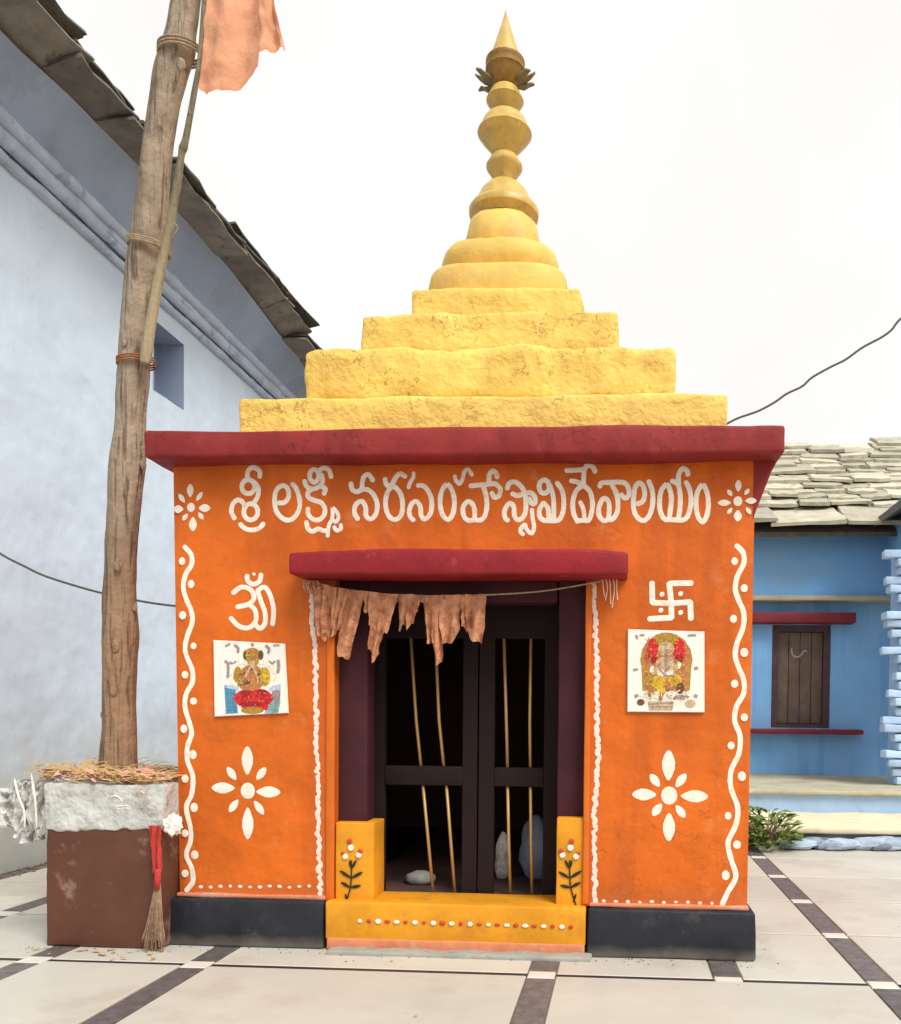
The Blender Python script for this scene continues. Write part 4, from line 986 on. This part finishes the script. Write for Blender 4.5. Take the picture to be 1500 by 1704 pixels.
ptile([(1045, 1047), (1173, 1051), (1173, 1186), (1044, 1185)], None, [
 (gd, 'e', 745, 640, 410, 430), (gd, 'p', [(350, 640), (1140, 640), (1110, 1120), (370, 1120)]), (br, 'e', 745, 620, 380, 400), (br, 'p', [(400, 760), (1090, 760), (1060, 1130), (420, 1130)]),
 (gd, 'e', 745, 330, 200, 120), (rd, 'e', 535, 490, 95, 190), (rd, 'e', 940, 490, 100, 190), (drd, 'e', 540, 640, 60, 60), (drd, 'e', 945, 620, 60, 70), (gd, 'e', 740, 330, 120, 100), (tan, 'e', 740, 470, 130, 110),
 (wh, 'e', 540, 800, 60, 70), (wh, 'e', 920, 720, 60, 60), (tan, 'e', 740, 760, 190, 170), (gy, 'l', [(740, 470), (750, 600), (740, 720), (800, 790)], 4), (wh, 'e', 660, 840, 60, 60), (wh, 'e', 800, 830, 60, 60), (gy, 'l', [(620, 740), (720, 880), (860, 880)], 1.8),
 (yl, 'e', 620, 990, 120, 110), (yl, 'e', 880, 950, 110, 90), (yl, 'e', 660, 1120, 70, 90), (br, 'e', 745, 1010, 40, 40), (gd, 'e', 480, 960, 45, 110), (dbr, 'e', 960, 1080, 60, 90), (gd, 'e', 500, 1150, 50, 60),
 (wh, 'e', 360, 1170, 55, 45), (wh, 'e', 600, 1190, 45, 60), (wh, 'e', 810, 1180, 55, 60), (wh, 'e', 1100, 1160, 60, 45), (br, 'e', 655, 1230, 30, 50), (dbr, 'e', 345, 1300, 60, 50), (gy, 'e', 980, 1220, 120, 35), (tan, 'e', 1120, 1320, 80, 60), (tan, 'p', [(460, 1290), (860, 1290), (840, 1420), (480, 1420)]),
 (gy, 'l', [(270, 250), (290, 290), (285, 310)], 1.8), (gy, 'l', [(330, 250), (400, 250)], 1.4), (gy, 'l', [(1080, 255), (1210, 250)], 1.6), (gy, 'l', [(230, 790), (300, 785)], 2), (gy, 'l', [(1180, 770), (1240, 765)], 2.4), (gy, 'l', [(250, 1200), (300, 1200)], 2.6), (gy, 'l', [(1180, 1190), (1230, 1210)], 2.8),
 (gy, 'l', [(470, 1330), (850, 1310)], 1.2), (gy, 'l', [(490, 1370), (840, 1370)], 1.2),
] + specks(6, 110, [(430, 700, 1060, 1100), (560, 260, 920, 700)], [gd, br, br, tan, yl, yl, (0.62, 0.24, 0.05)]) + specks(7, 50, [(400, 1100, 1060, 1270)], [gd, dbr, wh, tan]) + specks(8, 30, [(400, 300, 560, 640), (900, 330, 1060, 640)], [rd, drd, br]), cR)

# ------------------------------------------------------------------ things inside the shrine
Yi = D + .62
def stone(name, c, rx, ry, rz, m, label, cat, seed=0, flat=0):
    q = MB(); q.ell((0, 0, 0), Vector((rx, 0, 0)), Vector((0, ry, 0)), Vector((0, 0, rz)), 18, 12)
    for v in q.v:
        f = 1 + .18 * noise.noise(v * (2.2 / max(rx, rz)) + Vector((seed, 0, 0)))
        v *= f
        if v.z < -rz * .8: v.z = -rz * .8
    lo = min(v.z for v in q.v)
    c = Vector(c); q.v = [v + Vector((c.x, c.y, c.z - lo)) for v in q.v]
    return tag(q.build(name, m, None, smooth=True, loc=c), label, cat)
zf = HP - .01
def gx(px, Y): return onY(px, 1450, Y).x
stone('idol_stone', (gx(893, Yi), Yi, zf), .085, .08, .17, IDOL, 'rounded grey blue stone standing inside the shrine behind the right door rods', 'idol', 2)
stone('cloth_bundle', (gx(838, Yi), Yi - .02, zf), .04, .04, .125, BAGP, 'narrow pale cloth bundle inside the shrine left of the rounded blue stone', 'cloth', 5)
stone('offering_stone', (gx(700, Yi - .2), Yi - .2, zf), .075, .05, .035, CEMENT, 'small low grey stone on the shrine floor behind the left door rods', 'stone', 8)

# ------------------------------------------------------------------ cloth garland under the sunshade
YG = D - .035
gar = thing('door_garland', onY(660, 990, YG), 'string of faded orange cloth pieces hanging across the shrine doorway', 'garland')
gs = [(506, 964), (560, 979), (640, 989), (720, 992), (808, 990), (900, 984), (980, 971), (1010, 963), (1026, 960)]
q = MB(); q.tube(smoothpath([onY(x, y, YG) for x, y in gs], 6), .0035, 6); q.build('string', ROPE, gar, smooth=True)
def gy_(x):
    for a, b in zip(gs, gs[1:]):
        if x <= b[0]: return a[1] + (b[1] - a[1]) * (x - a[0]) / (b[0] - a[0])
    return gs[-1][1]
R5 = Z(480, 890, 2.586)
strips = [((88, 160), (128, 185), 470, 440), ((150, 215), (150, 205), 465, 430), ((205, 270), (185, 225), 455, 420), ((255, 330), (205, 265), 560, 540), ((315, 375), (330, 372), 330, 355),
          ((350, 475), (350, 430), 430, 455), ((365, 420), (342, 388), 560, 545), ((470, 530), (478, 520), 415, 400), ((505, 585), (515, 560), 415, 365), ((575, 640), (600, 640), 470, 500),
          ((590, 665), (632, 668), 585, 560), ((640, 745), (668, 735), 485, 470), ((735, 800), (752, 775), 400, 440), ((762, 852), (770, 835), 470, 480)]
for i, (tp, bt, y0, y1) in enumerate(strips):
    n, mrows = 9, 12; vs = []; ph = rnd.uniform(0, 6)
    for r in range(mrows + 1):
        t = r / mrows
        for c in range(n + 1):
            u = c / n
            xt = tp[0] + (tp[1] - tp[0]) * u; xb = bt[0] + (bt[1] - bt[0]) * u
            x = xt + (xb - xt) * t ** (.6 + .12 * (i % 7))
            xs_, _ = R5([(x, 0)])[0]; xt_, _ = R5([(xt, 0)])[0]
            ytop = gy_(xt_) - 1
            yb_ = 890 + (y0 + (y1 - y0) * u + 14 * math.sin(u * 9 + ph)) / 2.586
            y_ = ytop + (yb_ - ytop) * t * (1 - .16 * abs(u - .5 + .3 * math.sin(ph)) * 2)
            jag = 4 * noise.noise(Vector((x * .03, t * 4, i)))
            p = onY(xs_ + jag * t, y_, YG); p.y += (.008 + .010 * t) * math.sin(u * (5 + (i * 3) % 7) + ph + t * 2.5) + .010 * noise.noise(Vector((u * 3, t * 6, i * 3.3))) - .004 * (i % 3)
            vs.append(p)
    fs = [(r * (n + 1) + c, r * (n + 1) + c + 1, (r + 1) * (n + 1) + c + 1, (r + 1) * (n + 1) + c) for r in range(mrows) for c in range(n)]
    m_ = MB(); m_.add(vs, fs); m_.build('cloth_piece', TORAN, gar, smooth=True, normals=False)
nn = 90; vs = []
for r in range(4):
    for c in range(nn + 1):
        xs_ = 508 + 299 * c / nn; t = r / 3
        p = onY(xs_, gy_(xs_) - 1.5 + t * (13 + 6 * noise.noise(Vector((c * .16, 0, 3)))), YG)
        p.y += .004 + (.003 + .007 * t) * math.sin(c * .62 + 1.3 * math.sin(c * .11)); vs.append(p)
m_ = MB(); m_.add(vs, [(r * (nn + 1) + c, r * (nn + 1) + c + 1, (r + 1) * (nn + 1) + c + 1, (r + 1) * (nn + 1) + c) for r in range(3) for c in range(nn)])
m_.build('gathered_band', TORAN, gar, smooth=True, normals=False)
for i in range(5):
    x = 1003 + i * 6; q = MB(); q.tube(smoothpath([onY(x, 964, YG), onY(x + rnd.uniform(-2, 3), 980, YG), onY(x + rnd.uniform(-3, 4), 985 + 6 * i % 19 + 8, YG)], 3), [.0022] * 7, 5); q.build('loose_thread', WHITE_P, gar)
for i in range(6):
    x = 508 + i * 4; q = MB(); q.tube(smoothpath([onY(x, 966, YG - .01), onY(x + rnd.uniform(-4, 4), 976, YG - .016), onY(x + rnd.uniform(-6, 6), 990, YG - .012)], 3), [.004, .006, .005, .006, .005, .004, .002], 5); q.build('knot_strand', TORAN, gar)

# ------------------------------------------------------------------ planter block with flag pole
pf = onZ(170, 1575, 0); YPf = pf.y - .02
px0, px1 = onY(76, 1450, YPf).x, onY(271, 1450, YPf).x
pzt = onY(170, 1304, YPf).z; pzm = onY(170, 1384, YPf).z
pb = thing('planter_block', ((px0 + px1) / 2, YPf + .3, 0), 'square masonry planter, brown below and whitewashed above, at the foot of the wooden pole', 'planter')
q = MB(); q.rbox(px0, px1, YPf, YPf + .58, 0, pzm + .02, .010, .010, .035, 5, fa=.002); q.build('planter_base', BROWNB, pb, smooth=True)
q = MB(); q.rbox(px0 - .004, px1 + .004, YPf - .007, YPf + .585, pzm - .004, pzt, .012, .010, .022, 5, fa=.005)
for v in q.v:
    if v.z < pzm + .03: v.z += .020 * noise.noise(Vector((v.x * 9, v.y * 9, 2))) + .010 * noise.noise(Vector((v.x * 30, v.y * 30, 5))) + .012 * (v.x - px0) / (px1 - px0)
q.build('planter_rim', LIMEW, pb, smooth=True)
rr = random.Random(8); q = MB()
for i in range(9):
    z = pzt - .03 - rr.random() * .13; xx = px1 - rr.uniform(.12, .24); L = rr.uniform(.05, .14)
    q.tube(smoothpath([(xx, YPf + .001, z), (xx + L * .4, YPf - .001, z + rr.uniform(0, .012)), (xx + L * .75, YPf - .001, z - rr.uniform(-.004, .012)), (xx + L, YPf + .002, z - rr.uniform(.012, .03))], 5), [.002] + [.0042 * rr.uniform(.6, 1.2) for _ in range(14)] + [.001], 6)
q.build('whitewash_ridges', mat('whitewash', (0.74, 0.71, 0.64), .85), pb, smooth=True)
# soil heap
n = 26; vs = []
for i in range(n + 1):
    for j in range(n + 1):
        u, v = i / n, j / n; x = px0 + .02 + (px1 - px0 - .04) * u; y = YPf + .02 + .54 * v
        e = min(u, 1 - u, v, 1 - v); vs.append((x, y, pzt - .03 + min(1, e * 6) * (.045 + .03 * noise.noise(Vector((x * 9, y * 9, 1))) + .014 * noise.noise(Vector((x * 30, y * 30, 1))))))
q = MB(); q.add(vs, [(i * (n + 1) + j, (i + 1) * (n + 1) + j, (i + 1) * (n + 1) + j + 1, i * (n + 1) + j + 1) for i in range(n) for j in range(n)])
q.build('soil', SOIL, pb, smooth=True, normals=False)
q = MB()
for i in range(900):
    u = rr.random() ** 1.3; x = px0 - .03 + (px1 - px0 + .02) * u; y = YPf - .02 + rr.random() ** 1.5 * .5
    z = pzt + .012 + rr.uniform(0, .05) * (1.3 - u); a = rr.uniform(0, PI); L = rr.uniform(.03, .11)
    d = Vector((math.cos(a), math.sin(a) * .6, rr.uniform(-.5, .35))) * L; c = Vector((x, y, z))
    w_ = Vector((0, .0016, .0018)); mid = c + d * .5 + Vector((0, 0, rr.uniform(0, .012)))
    q.add([c - w_, c + w_, mid + w_, mid - w_, c + d], [(0, 1, 2, 3), (3, 2, 4)])
petm = MB(); petg = MB()
for i in range(150):
    x = px0 + rr.random() * (px1 - px0); y = YPf - .01 + rr.random() ** 1.6 * .45; z = pzt + .015 + rr.uniform(0, .035); L = rr.uniform(.010, .03)
    a = rr.uniform(0, 2 * PI); d = Vector((math.cos(a), math.sin(a), rr.uniform(-.5, .5))) * L; e = Vector((-math.sin(a), math.cos(a), rr.uniform(-.6, .6))) * L * .5; c = Vector((x, y, z))
    (petm if i % 3 else petg).add([c - d, c + e, c + d, c - e, c + Vector((0, 0, L * .35))], [(0, 1, 4), (1, 2, 4), (2, 3, 4), (3, 0, 4)])
tag(petm.build('withered_petals', PINKC, None, normals=False), 'withered pinkish flower petals scattered over the planter top', 'petals', kind='stuff')
tag(petg.build('dead_leaves', SOIL, None, normals=False), 'brown dead leaf scraps scattered over the planter top', 'leaves', kind='stuff')
tag(q.build('dry_straw', STRAW, None, normals=False), 'loose dry straw and grass heaped on top of the planter block', 'straw', kind='stuff')
def crumple(name, c, rx, ry, rz, m, label, cat, seed, parent=None, spike=.5, n=18, group=None):
    q = MB(); q.ell((0, 0, 0), Vector((rx, 0, 0)), Vector((0, ry, 0)), Vector((0, 0, rz)), n, int(n * .66))
    for v in q.v:
        d = Vector((v.x / rx, v.y / ry, v.z / rz)); f = 1 + spike * noise.noise(d * 1.9 + Vector((seed, seed, 0))) + spike * .6 * noise.noise(d * 4.5 + Vector((0, seed, 0)))
        v *= f
    q.v = [v + Vector(c) for v in q.v]
    return tag(q.build(name, m, None, loc=c), label, cat, group)
crumple('paper_scrap', onY(288, 1374, YPf - .02), .035, .02, .042, RAG, 'star shaped crumpled white scrap caught between planter and orange wall', 'scrap', 3.3, spike=.8)
crumple('pink_rag', onZ(235, 1290, pzt + .025), .07, .05, .022, PINKC, 'small dusty pink rag lying on the planter beside the pole foot', 'rag', 7.7, spike=.9)
# plastic bag hanging off the left corner
bag = thing('plastic_bag', onY(45, 1380, YPf), 'torn grey plastic bag hanging off the left side of the planter', 'bag')
for i, (xa, ya, xb, yb_, w_) in enumerate([(78, 1294, 66, 1398, 26), (56, 1300, 46, 1402, 30), (30, 1306, 34, 1392, 26), (8, 1312, 18, 1372, 30), (66, 1300, 56, 1350, 30), (-14, 1318, 0, 1376, 34), (40, 1298, 20, 1340, 30)]):
    nr, nc = 14, 8; vs = []
    for r in range(nr + 1):
        t = r / nr
        for c in range(nc + 1):
            u = c / nc - .5; x = xa + (xb - xa) * t + u * w_ * (1 - .35 * t) + 5 * noise.noise(Vector((t * 3, u, i))); y = ya + (yb_ - ya) * t + 6 * noise.noise(Vector((u * 4, i, t)))
            p = onY(x, y, YPf + .05); p.y += .016 * math.sin(u * 9 + i * 2 + t * 5) + .05 * noise.noise(Vector((u * 5, t * 5, i * 2)))
            vs.append(p)
    q = MB(); q.add(vs, [(r * (nc + 1) + c, r * (nc + 1) + c + 1, (r + 1) * (nc + 1) + c + 1, (r + 1) * (nc + 1) + c) for r in range(nr) for c in range(nc)])
    q.build('bag_fold', BAGP, bag, smooth=True, normals=False)
for i in range(2):
    q = MB(); q.tube(smoothpath([onY(52 + i * -28, 1288 + i * 8, YPf + .03), onY(57 - i * 26, 1320 + i * 6, YPf), onY(60 - i * 20, 1350, YPf + .01), onY(61 - i * 20, 1380, YPf + .02)], 4), [.002, .004] + [.0048] * 9 + [.003, .002], 6)
    q.build('bag_handle', RAG, bag, smooth=True)
# red cloth and broom of frayed rope at the right front corner
rc = MB(); nr, nc = 16, 8; vs = []
for r in range(nr + 1):
    t = r / nr
    for c in range(nc + 1):
        u = c / nc - .5; w_ = 22 * (1 - .35 * t)
        p = onY(258 + 3 * t + u * w_ + 2 * noise.noise(Vector((t * 4, 0, 0))), 1374 + 78 * t, YPf - .018); p.y += .010 * math.sin(u * 12 + t * 2) - .004
        vs.append(p)
rc.add(vs, [(r * (nc + 1) + c, r * (nc + 1) + c + 1, (r + 1) * (nc + 1) + c + 1, (r + 1) * (nc + 1) + c) for r in range(nr) for c in range(nc)])
tag(rc.build('red_cloth', REDC, None, smooth=True, normals=False, loc=onY(258, 1452, YPf)), 'narrow red cloth strip hanging on the right corner of the planter', 'cloth')
bro = thing('frayed_broom', onY(258, 1575, YPf - .02), 'frayed jute broom head leaning against the right corner of the planter', 'broom')
q = MB(); q.tube([onY(263, 1446, YPf - .022), onY(262, 1480, YPf - .024)], [.012, .015], 8); q.build('binding', REDC, bro, smooth=True)
q = MB()
for i in range(90):
    a = rr.uniform(-1, 1); b = rr.uniform(-1, 1)
    p0 = onY(263 + a * 4, 1470, YPf - .024); p1 = onY(260 + a * 10, 1520 + rr.uniform(-10, 10), YPf - .03 + b * .012); p2 = onY(256 + a * 19 + rr.uniform(-2, 2), rr.uniform(1560, 1584), YPf - .035 + b * .022)
    p2.z = max(p2.z, .004); q.tube([p0, p1, p2], [.0022, .0024, .0014], 4)
tag(q.build('bristles', mat('broom_fibre', (0.30, 0.19, 0.12), .9, .4, 40), bro), kind='stuff')

# pole
YPo = YPf + .27
pole = thing('wooden_pole', (onY(196, 1290, YPo).x, YPo, pzt - .03), 'tall peeled tree trunk flag pole rising out of the planter', 'pole')
pp = [(196, 1305, 64), (197, 1270, 60), (198, 1220, 56), (199, 1170, 54), (200, 1100, 56), (200, 1050, 58), (199, 1000, 54), (201, 950, 50), (202, 900, 50), (208, 830, 52), (212, 770, 56), (217, 700, 49), (221, 637, 51), (227, 560, 52), (233, 493, 51), (240, 440, 53), (246, 400, 54), (253, 330, 53), (260, 270, 48), (268, 215, 48), (277, 160, 49), (286, 115, 54), (296, 80, 54), (302, 50, 48), (310, 0, 45), (318, -60, 44), (330, -150, 40), (342, -240, 36)]
P3 = smoothpath([onY(x, y, YPo) for x, y, _ in pp], 7)
ws = smoothpath([Vector((w_, 0, 0)) for _, _, w_ in pp], 7)
n = 22; vs = []; k = len(P3)
for i, p in enumerate(P3):
    r0 = ws[i].x / 2 * YPo / F
    for j in range(n):
        a = 2 * PI * j / n
        f = 1 + .09 * noise.noise(Vector((math.cos(a) * 1.2, math.sin(a) * 1.2, p.z * 5))) + .05 * noise.noise(Vector((math.cos(a) * 4, math.sin(a) * 4, p.z * 2))) + .04 * noise.noise(Vector((math.cos(a) * 3, math.sin(a) * 3, p.z * 16)))
        vs.append(p + Vector((math.cos(a) * r0 * f, math.sin(a) * r0 * f, 0)))
q = MB(); q.add(vs, [(i * n + j, i * n + (j + 1) % n, (i + 1) * n + (j + 1) % n, (i + 1) * n + j) for i in range(k - 1) for j in range(n)] + [tuple((k - 1) * n + j for j in range(n))])
q.build('trunk', BARK, pole, smooth=True)
for (x, y, r, dx) in ((219, 470, 7, -8), (216, 400, 6, 1), (238, 772, 8, 1), (196, 940, 9, 0), (192, 1075, 9, 0), (189, 1150, 8, 0), (172, 1190, 7, 0), (231, 735, 6, 0), (301, 108, 10, 0), (224, 1010, 7, 0), (206, 570, 6, 0), (184, 775, 6, 0)):
    q = MB(); rad = r * .8 * YPo / F; q.ell(onY(x, y, YPo - (.075 if 188 < x < 215 or x > 290 else .02)), Vector((rad, 0, 0)), Vector((0, rad * .35, 0)), Vector((0, 0, rad * 1.5)), 10, 7)
    for v in q.v: v += Vector((noise.noise(v * 60), noise.noise(v * 55 + Vector((9, 0, 0))), noise.noise(v * 50))) * .005
    q.build('knot', BARK, pole, smooth=True)
# bamboo staff tied to it, with the flag
YBm = YPo - .095
st = thing('bamboo_staff', onY(242, 600, YBm), 'thin bamboo staff tied against the wooden pole, carrying the flag', 'staff')
bp = [(346, -90, 7), (340, 0, 8), (335, 70, 8), (331, 110, 8), (324, 150, 9), (316, 195, 9.5), (309, 232, 11), (305, 246, 14), (302, 258, 11), (296, 300, 13), (289, 340, 14), (284, 372, 15), (274, 418, 14), (266, 455, 17), (258, 497, 17), (250, 545, 18), (244, 585, 19), (241, 606, 16)]
P3 = smoothpath([onY(x, y, YBm) for x, y, _ in bp], 4); ws = smoothpath([Vector((w_, 0, 0)) for _, _, w_ in bp], 4)
q = MB(); q.tube(P3, [v.x / 2 * YBm / F for v in ws], 10); q.build('staff', BAMBOO, st, smooth=True)
def wrap(cx, cy, w_, h_, turns, m, name, lean=0, thick=.006, cyo=0):
    q = MB(); c = onY(cx, cy, YPo); R_ = w_ / 2 * YPo / F; pts = []
    H_ = h_ * YPo / F
    for i in range(turns * 20 + 1):
        a = 2 * PI * i / 20; pts.append(c + Vector((math.cos(a) * R_, math.sin(a) * (R_ * .85) - .02 + .02 * math.cos(a), H_ * (i / (turns * 20) - .5) + lean * math.cos(a) * .02)))
    q.tube(pts, thick, 6); q.build(name, m, st, smooth=True)
wrap(252, 415, 62, 10, 3, ROPE, 'rope_tie', -.5)
wrap(231, 606, 54, 12, 3, CORD_O, 'cord_tie', .4, .004)
wrap(303, 92, 62, 16, 3, ROPE, 'rope_tie', .5, .005)
q = MB(); q.tube(smoothpath([onY(283, 400, YBm - .02), onY(296, 380, YBm - .03), onY(290, 372, YBm - .02)], 4), .003, 5); q.build('loose_end', ROPE, st)
YFl = YBm
nu, nv = 90, 40; vs = []
bot = [(0, 328, 143), (.10, 345, 158), (.24, 372, 153), (.38, 398, 146), (.58, 436, 121), (.60, 438, 100), (.68, 446, 93), (.80, 460, 94), (.90, 472, 90), (1.0, 483, 99)]
topc = [(0, 346, -70), (.58, 428, -75), (1.0, 452, -60)]
def pl_(L, u):
    for a, b in zip(L, L[1:]):
        if u <= b[0] + 1e-9: t = (u - a[0]) / (b[0] - a[0]); return a[1] + t * (b[1] - a[1]), a[2] + t * (b[2] - a[2])
    return L[-1][1:]
for r in range(nv + 1):
    t = r / nv
    for c in range(nu + 1):
        u = c / nu; bx, by = pl_(bot, u); tx, ty = pl_(topc, u)
        x = tx + (bx - tx) * t - 5 * math.sin(t * PI) * (u > .9); y = ty + (by - ty) * t
        y += 3 * noise.noise(Vector((u * 22, 0, 0))) * t
        fold =   .016 * math.sin(u * 15 + t * 2.1) * min(1, u * 6) +   .030 * noise.noise(Vector((u * 2.5, t * 2.4, 1.5))) * min(1, u * 5) + .012 * noise.noise(Vector((u * 8, t * 7, 3)))
        p = onY(x, y, YFl); p.y += fold - .02 * u; vs.append(p)
q = MB(); q.add(vs, [(r * (nu + 1) + c, r * (nu + 1) + c + 1, (r + 1) * (nu + 1) + c + 1, (r + 1) * (nu + 1) + c) for r in range(nv) for c in range(nu)])
fo = q.build('cloth_flag', FLAG, None, smooth=True, normals=False, loc=onY(335, 140, YFl)); tag(fo, 'faded salmon orange cloth flag with torn edge hanging from the bamboo staff', 'flag')

# ------------------------------------------------------------------ wires
def wire(name, pts, r, label):
    q = MB(); q.tube(smoothpath(pts, 6), r, 6); tag(q.build(name, WIRE, None, smooth=True, loc=Vector(pts[0])), label, 'wire')
Yw = 4.62
wpts = [onY(-75, 882, Yw)] + [onY(x, y, Yw + .001 * x) for x, y in [(0, 921), (40, 942), (79, 960), (158, 984), (227, 999), (288, 1008), (340, 1010)]]
wpts[0].x = max(wpts[0].x, XW - .02)
wire('sagging_wire', wpts, .0065, 'dark wire sagging from the pale house wall to the left side of the shrine')
Yr_ = YB + .4
wire('slack_wire', [onY(x, y, Yr_) for x, y in [(1205, 708), (1228, 696), (1262, 684), (1290, 669), (1310, 655), (1335, 643), (1352, 628), (1382, 611), (1408, 598), (1436, 578), (1466, 562), (1484, 549), (1502, 528), (1560, 486), (1660, 400)]], .0085, 'kinked grey wire rising from behind the shrine roof to the upper right')

# ------------------------------------------------------------------ plants and rubble at the foot of the blue house
def bush(name, c, R_, H_, nleaf, seed, label, cat, group=None):
    rr = random.Random(seed); b = thing(name, c, label, cat, group)
    q = MB(); q2 = MB(); stems = MB()
    for i in range(9):
        a = rr.uniform(0, 2 * PI); stems.tube([Vector(c), Vector(c) + Vector((math.cos(a) * R_ * .3, math.sin(a) * R_ * .3, H_ * .5)), Vector(c) + Vector((math.cos(a) * R_ * .7, math.sin(a) * R_ * .7, H_ * rr.uniform(.6, .95)))], [.008, .006, .003], 5)
    for i in range(nleaf):
        a = rr.uniform(0, 2 * PI); rad = R_ * math.sqrt(rr.random()); h = H_ * rr.random() * (1.05 - .5 * (rad / R_) ** 2)
        base = Vector(c) + Vector((math.cos(a) * rad, math.sin(a) * rad, h)); L = rr.uniform(.07, .15)
        d = Vector((math.cos(a) + rr.uniform(-.6, .6), math.sin(a) + rr.uniform(-.6, .6), rr.uniform(.1, 1.1))).normalized() * L; s_ = d.cross(Vector((rr.uniform(-.3, .3), rr.uniform(-.3, .3), 1))).normalized() * L * .17
        up = Vector((0, 0, -.2 * L))
        (q if rr.random() < .72 else q2).add([base, base + d * .45 + s_, base + d + up, base + d * .45 - s_, base + d * .5 + Vector((0, 0, .012))], [(0, 1, 4), (1, 2, 4), (2, 3, 4), (3, 0, 4)])
    stems.build('stem', BARK, b)
    tag(q.build('foliage', GREEN, b, normals=False), kind='stuff'); tag(q2.build('young_foliage', GREEN2, b, normals=False), kind='stuff')
yb1 = YFAR - .16
bc = onY(1278, 1404, yb1)
bush('green_bush', (bc.x, yb1, 0), .21, .30, 210, 4, 'low green leafy bush in front of the cream ledge beside the shrine', 'bush')
bc = onY(1225, 1404, yb1)
bush('green_bush', (bc.x - .05, yb1 + .02, 0), .24, .36, 170, 9, 'taller green bush half hidden behind the right corner of the shrine', 'bush')
rr = random.Random(17)
for i in range(16):
    x = onY(1325 + i * 12 + rr.uniform(-4, 4), 1400, YFAR - .07).x; s_ = rr.uniform(.05, .12)
    q = MB(); q.ell((0, 0, 0), Vector((s_ * 1.5, 0, .01)), Vector((0, s_ * .7, 0)), Vector((0, 0, s_ * .40)), 8, 5)
    for v in q.v: v *= 1 + .3 * noise.noise(v * 14 + Vector((i, 0, 0)))
    lo = min(v.z for v in q.v); yy = YFAR - rr.uniform(.05, .2)
    q.v = [v + Vector((x, yy, -lo)) for v in q.v]
    tag(q.build('rubble_stone', RUBBLE, None, loc=(x, yy, 0)), 'blue grey rubble stone lying along the foot of the cream ledge at far right', 'stone', 'rubble stones along the foot of the blue house ledge')
for i in range(26):
    c = onY(rr.uniform(0, 60), 1440, 4.6); y = rr.uniform(4.3, 6.5); x = XW + rr.uniform(.02, .14)
q = MB()
for i in range(260):
    y = rr.uniform(3.2, 8.5); x = XW + abs(rr.gauss(0, .05)) + .01; s_ = rr.uniform(.004, .014)
    q.ell((x, y, s_ * .5), Vector((s_ * 1.4, 0, 0)), Vector((0, s_, 0)), Vector((0, 0, s_ * .6)), 6, 3)
tag(q.build('wall_foot_grit', EARTH, None), 'loose grit and dirt gathered along the foot of the pale house wall', 'grit', kind='stuff')

# ------------------------------------------------------------------ litter and grit on the court
rr = random.Random(31)
q = MB()
for i in range(260):
    k = rr.random()
    if k < .45: x = rr.uniform(pl - .5, prr + .1); y = D - .06 - abs(rr.gauss(0, .05))
    elif k < .6: x = rr.uniform(px0 - .1, px1 + .05); y = YPf - .01 - abs(rr.gauss(0, .04))
    elif k < .8: x = prr + .01 + abs(rr.gauss(0, .06)); y = rr.uniform(D, YFAR - .3)
    else: x = rr.uniform(-3.5, 4.5); y = rr.uniform(2.6, YFAR)
    if px0 - .02 < x < px1 + .02 and y > YPf - .008: continue
    s_ = rr.uniform(.001, .0036)
    q.ell((x, y, s_ * .5), Vector((s_ * 1.4, 0, 0)), Vector((0, s_, 0)), Vector((0, 0, s_ * .6)), 5, 3)
tag(q.build('floor_grit', EARTH, None), 'fine grit and dust scattered on the floor tiles round the shrine base', 'grit', kind='stuff')
q = MB()
for i in range(34):
    if i < 20: x = rr.uniform(px0 - .35, px1 + .1); y = YPf - .03 - abs(rr.gauss(0, .10))
    else: x = rr.uniform(-3.4, 3.5); y = rr.uniform(2.7, 6.5)
    if pl - .1 < x < prr + .05 and y > D - .12: continue
    if px0 - .03 < x < px1 + .03 and y > YPf - .03: y = YPf - .06
    a = rr.uniform(0, 2 * PI); L = rr.uniform(.010, .026); d = Vector((math.cos(a), math.sin(a), 0)) * L; e = Vector((-math.sin(a), math.cos(a), .5)) * L * .4; c = Vector((x, y, .004))
    q.add([c - d, c + e, c + d, c - e + Vector((0, 0, L * .4)), c + Vector((0, 0, L * .3))], [(0, 1, 4), (1, 2, 4), (2, 3, 4), (3, 0, 4)])
tag(q.build('fallen_leaf_scraps', STRAW, None, normals=False), 'small dry leaf scraps lying on the tiles near the planter', 'leaves', kind='stuff')
